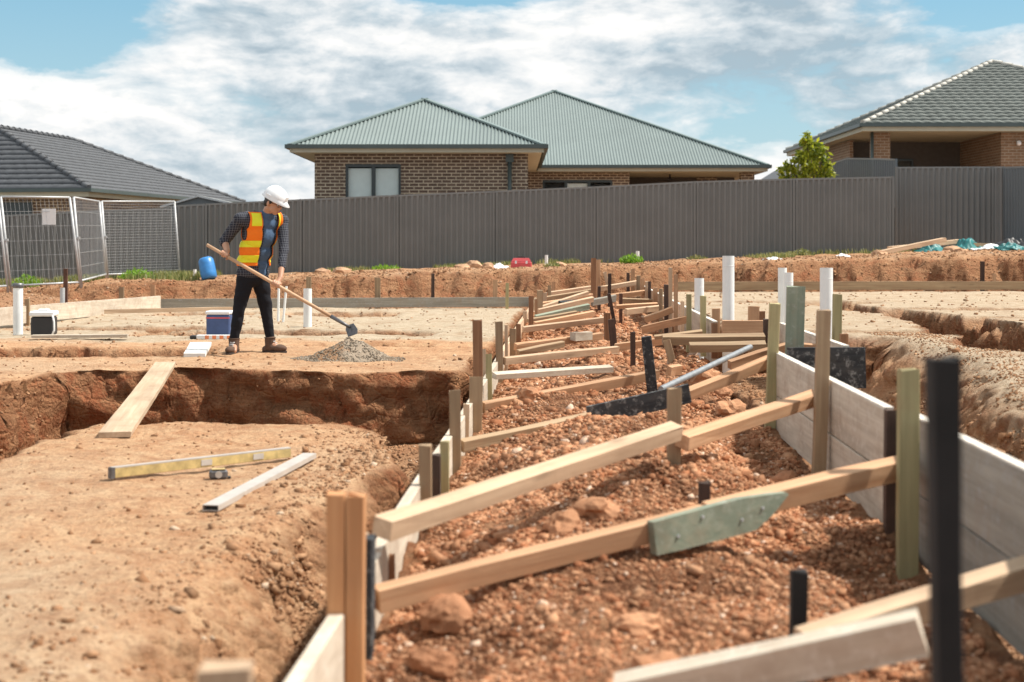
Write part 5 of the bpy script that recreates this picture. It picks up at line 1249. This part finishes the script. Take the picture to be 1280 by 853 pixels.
# hard hat: dome, ridges, peak and rim
hc = HP(0,-.004,.052); hat = thing('x', None, None) if False else None
bm = bmesh.new(); rings = []; nseg = 32
for i in range(12):
    ph = i/11*math.pi/2; rings.append([])
    for k in range(nseg):
        a = 2*math.pi*k/nseg; rx, ry, rz = .112, .135, .118
        z = rz*math.sin(ph); x, y = rx*math.cos(ph)*math.cos(a), ry*math.cos(ph)*math.sin(a)
        rid = 1+.05*math.exp(-(x/.016)**2)*(1 if z > .04 else z/.04)
        rings[-1].append(bm.verts.new(hc+hs_*x*rid+fd*y*rid+hu*z*rid))
for r0, r1 in zip(rings, rings[1:]):
    for k in range(nseg):
        try: bm.faces.new((r0[k], r0[(k+1)%nseg], r1[(k+1)%nseg], r1[k])).smooth = True
        except ValueError: pass
rim = []
for k in range(nseg):
    a = 2*math.pi*k/nseg; f = max(0, math.sin(a)); x, y = (.122)*math.cos(a), (.145+.045*f**2)*math.sin(a)
    rim.append(bm.verts.new(hc+hs_*x+fd*y+hu*(-.014-.012*f)))
for k in range(nseg): bm.faces.new((rim[k], rim[(k+1)%nseg], rings[0][(k+1)%nseg], rings[0][k])).smooth = True
bmesh.ops.remove_doubles(bm, verts=bm.verts, dist=.0004); bmesh.ops.recalc_face_normals(bm, faces=bm.faces)
me = bpy.data.meshes.new('hard_hat'); bm.to_mesh(me); bm.free(); hat = link('hard_hat', me, M['hat'], wk); md = hat.modifiers.new('s','SOLIDIFY'); md.thickness = .004; md.offset = -1
for s in (-1,1): MB().bar(hc+hs_*s*.112+fd*.02+hu*.02, hc+hs_*s*.112-fd*.04+hu*.02, .006, .022).build('ear_slot', M['hat'], hat)
MB().bar(hc+fd*.136+hs_*.022+hu*.045, hc+fd*.136-hs_*.022+hu*.045, .004, .03, up=hu).build('front_badge', M['paper'], hat)
# clothes
tor = [('e', shc+Vector((0,0,-.045)), (.195,.105,.085), B0), ('e', chest, (.175,.135,.16), B0), ('e', Wp(321,312,-.03), (.160,.118,.15), B0), ('e', Wp(317,330,0), (.162,.122,.13), B0), ('e', Wp(316,341,.0), (.166,.126,.085), B0), ('c', shc-lf*.07, sR, .085, .062), ('c', shc+lf*.07, sL, .085, .062), ('c', shc, neck+Vector((0,0,-.015)), .085, .066)]
tee = fused('t_shirt', tor, M['tee'], wk, .010, 4, .006)
sleeves = [('c', sR, eR, .064, .054), ('c', eR, eR.lerp(wR_, .16), .054, .054), ('c', sL, eL, .064, .052), ('c', eL, eL.lerp(wL_, .62), .052, .040), ('c', shc-lf*.08, sR, .085, .068), ('c', shc+lf*.08, sL, .085, .068)]
fused('shirt_sleeve', [q for i, q in enumerate(sleeves) if i in (0,1,4)], M['plaid'], wk, .009, 2, .006); fused('shirt_sleeve', [q for i, q in enumerate(sleeves) if i in (2,3,5)], M['plaid'], wk, .009, 2, .006)
def shell(name, off, cuts, mat, parent, thick=.006, drop=0):
    """copy of the torso surface pushed out by off, trimmed by planes; cuts: list of (point, normal) groups removed"""
    bm = bmesh.new(); bm.from_mesh(tee.data); bm.normal_update()
    for v in bm.verts: v.co += v.normal*off
    for grp in cuts:
        for p_, n_ in grp: bmesh.ops.bisect_plane(bm, geom=bm.verts[:]+bm.edges[:]+bm.faces[:], plane_co=p_, plane_no=n_, dist=1e-5)
        kill = [f for f in bm.faces if all((f.calc_center_median()-p_).dot(n_) > 0 for p_, n_ in grp)]
        bmesh.ops.delete(bm, geom=kill, context='FACES')
    bmesh.ops.delete(bm, geom=[v for v in bm.verts if not v.link_faces], context='VERTS')
    for f in bm.faces: f.smooth = True
    me = bpy.data.meshes.new(name); bm.to_mesh(me); bm.free(); me.materials.clear(); o = link(name, me, mat, parent)
    md = o.modifiers.new('s','SOLIDIFY'); md.thickness = thick; md.offset = 1; return o
Zv = Vector((0,0,1)); ax = (shc-hipc).normalized()
def lvl(y): return Wp(320,y,0)
gapc = chest+lf*.045
gap = lambda w: [(gapc-lf*w, lf), (gapc+lf*w, -lf), (chest-fw*-.0, fw)]
armR = [(shc-lf*.178, -lf), (lvl(300), Zv)]; armL = [(shc+lf*.178, lf), (lvl(300), Zv)]
collar = [(lvl(268), Zv)]; neckh = [(lvl(283), Zv), (gapc-lf*.095, lf), (gapc+lf*.095, -lf), (chest, fw)]
shell('plaid_shirt', .006, [gap(.072), [(lvl(283), Zv), (gapc-lf*.15, lf), (gapc+lf*.15, -lf), (chest, fw)], [(lvl(265), Zv)], [(lvl(350), -Zv)]], M['plaid'], wk)
top_trim = [(neck+Vector((0,0,.0)), Zv)]
vest = shell('safety_vest', .015, [gap(.093), armR, armL, [(lvl(266), Zv)], [(lvl(332), -Zv)]], M['vest'], wk, .006)
for nm, y0, y1 in (('reflective_band', 301, 309), ('reflective_band', 319, 328)):
    shell(nm, .0225, [gap(.095), [(lvl(y0), Zv)], [(lvl(y1), -Zv)]], M['vestyellow'], vest, .002)
for s in (-1, 1):
    shell('shoulder_band', .0225, [gap(.095), armR, armL, [(lvl(267), Zv)], [(lvl(283), -Zv)], [(chest+lf*(s*.155), lf*s)], [(chest+lf*(s*.060), -lf*s)], [(chest+fw*.0, -fw)]], M['vestyellow'], vest, .002)
fused('trousers', [('e', hipc+Vector((0,0,.0)), (.160,.120,.10), B0), ('c', hR, kR, .092, .062), ('c', hL, kL, .092, .062), ('c', kR, aR+Vector((0,0,.05)), .062, .047), ('c', kL, aL+Vector((0,0,.05)), .062, .047)], M['trouser'], wk, .009, 3, .009)
def boot(a, d):
    d = Vector(d).normalized(); s = Vector((-d.y, d.x, 0)); Bt = basis(s, -d, Zv); g = Vector((a.x, a.y, 0))
    o = fused('boot', [('c', a+Vector((0,0,.04)), g+Zv*.075, .056, .052), ('e', g+Zv*.045+d*.02, (.048,.085,.045), Bt), ('e', g+Zv*.040+d*.105, (.052,.085,.040), Bt), ('e', g+Zv*.03-d*.045, (.042,.04,.032), Bt)], M['boot'], wk, .007, 2, .004)
    MB().tube([g+Zv*.006-d*.03, g+Zv*.006+d*.11], .0, 6) if False else None
    sb = MB(); n = 20; pts = []
    for k in range(n):
        q = 2*math.pi*k/n; c, t_ = math.cos(q), math.sin(q); pts.append(g+d*(.05+.14*c)+s*(.050*t_*(1+.12*c))-Zv*.008)
    sb.prism(pts, (0,0,.024)).build('sole', M['sole'], o)
    lc = MB()
    for k in range(4): p_ = g+Zv*(.075+.018*k)+d*(.085-.013*k-.004*k); lc.tube([p_-s*.024, p_+s*.024], .004, 6)
    lc.build('laces', M['white'], o); MB().tube([a+Vector((0,0,.052)), a+Vector((0,0,.062))], .060, 16).build('cuff', M['boot'], o)
boot(aR, (-.15,-1,0)); boot(aL, (.95,-.30,0))
# hoe
hoe = thing('hoe', 'long wooden-handled hoe with a dark square steel blade held over the gravel heap', 'hoe', wk_loc+h1, group=None)
o_ = h1
MB().tube([h0-o_, h0.lerp(h1,.35)-o_, h0.lerp(h1,.72)-o_, h1-hd*.13-o_], [.0165,.018,.0175,.016], 12).build('handle', wood('hoe_handle', (.50,.30,.18), (.62,.42,.27), knots=False), hoe)
MB().tube([h1-hd*.17-o_, h1-hd*.02-o_, h1+hd*.05-o_], [.020,.017,.013], 12).build('socket', M['steel'], hoe)
bl = h1+hd*.05-o_; x_ = Vector((.82,-.35,.45)).normalized(); dn = (Vector((-.28,-.10,-.95))-hd*.0).normalized(); dn = (dn-x_*dn.dot(x_)).normalized()
MB().prism([bl-x_*.035+dn*(-.035), bl+x_*.05+dn*(-.02), bl+x_*.075+dn*.055, bl+x_*.06+dn*.10, bl-x_*.05+dn*.085, bl-x_*.055+dn*.0], x_.cross(dn)*.005).build('blade', M['steel'], hoe)
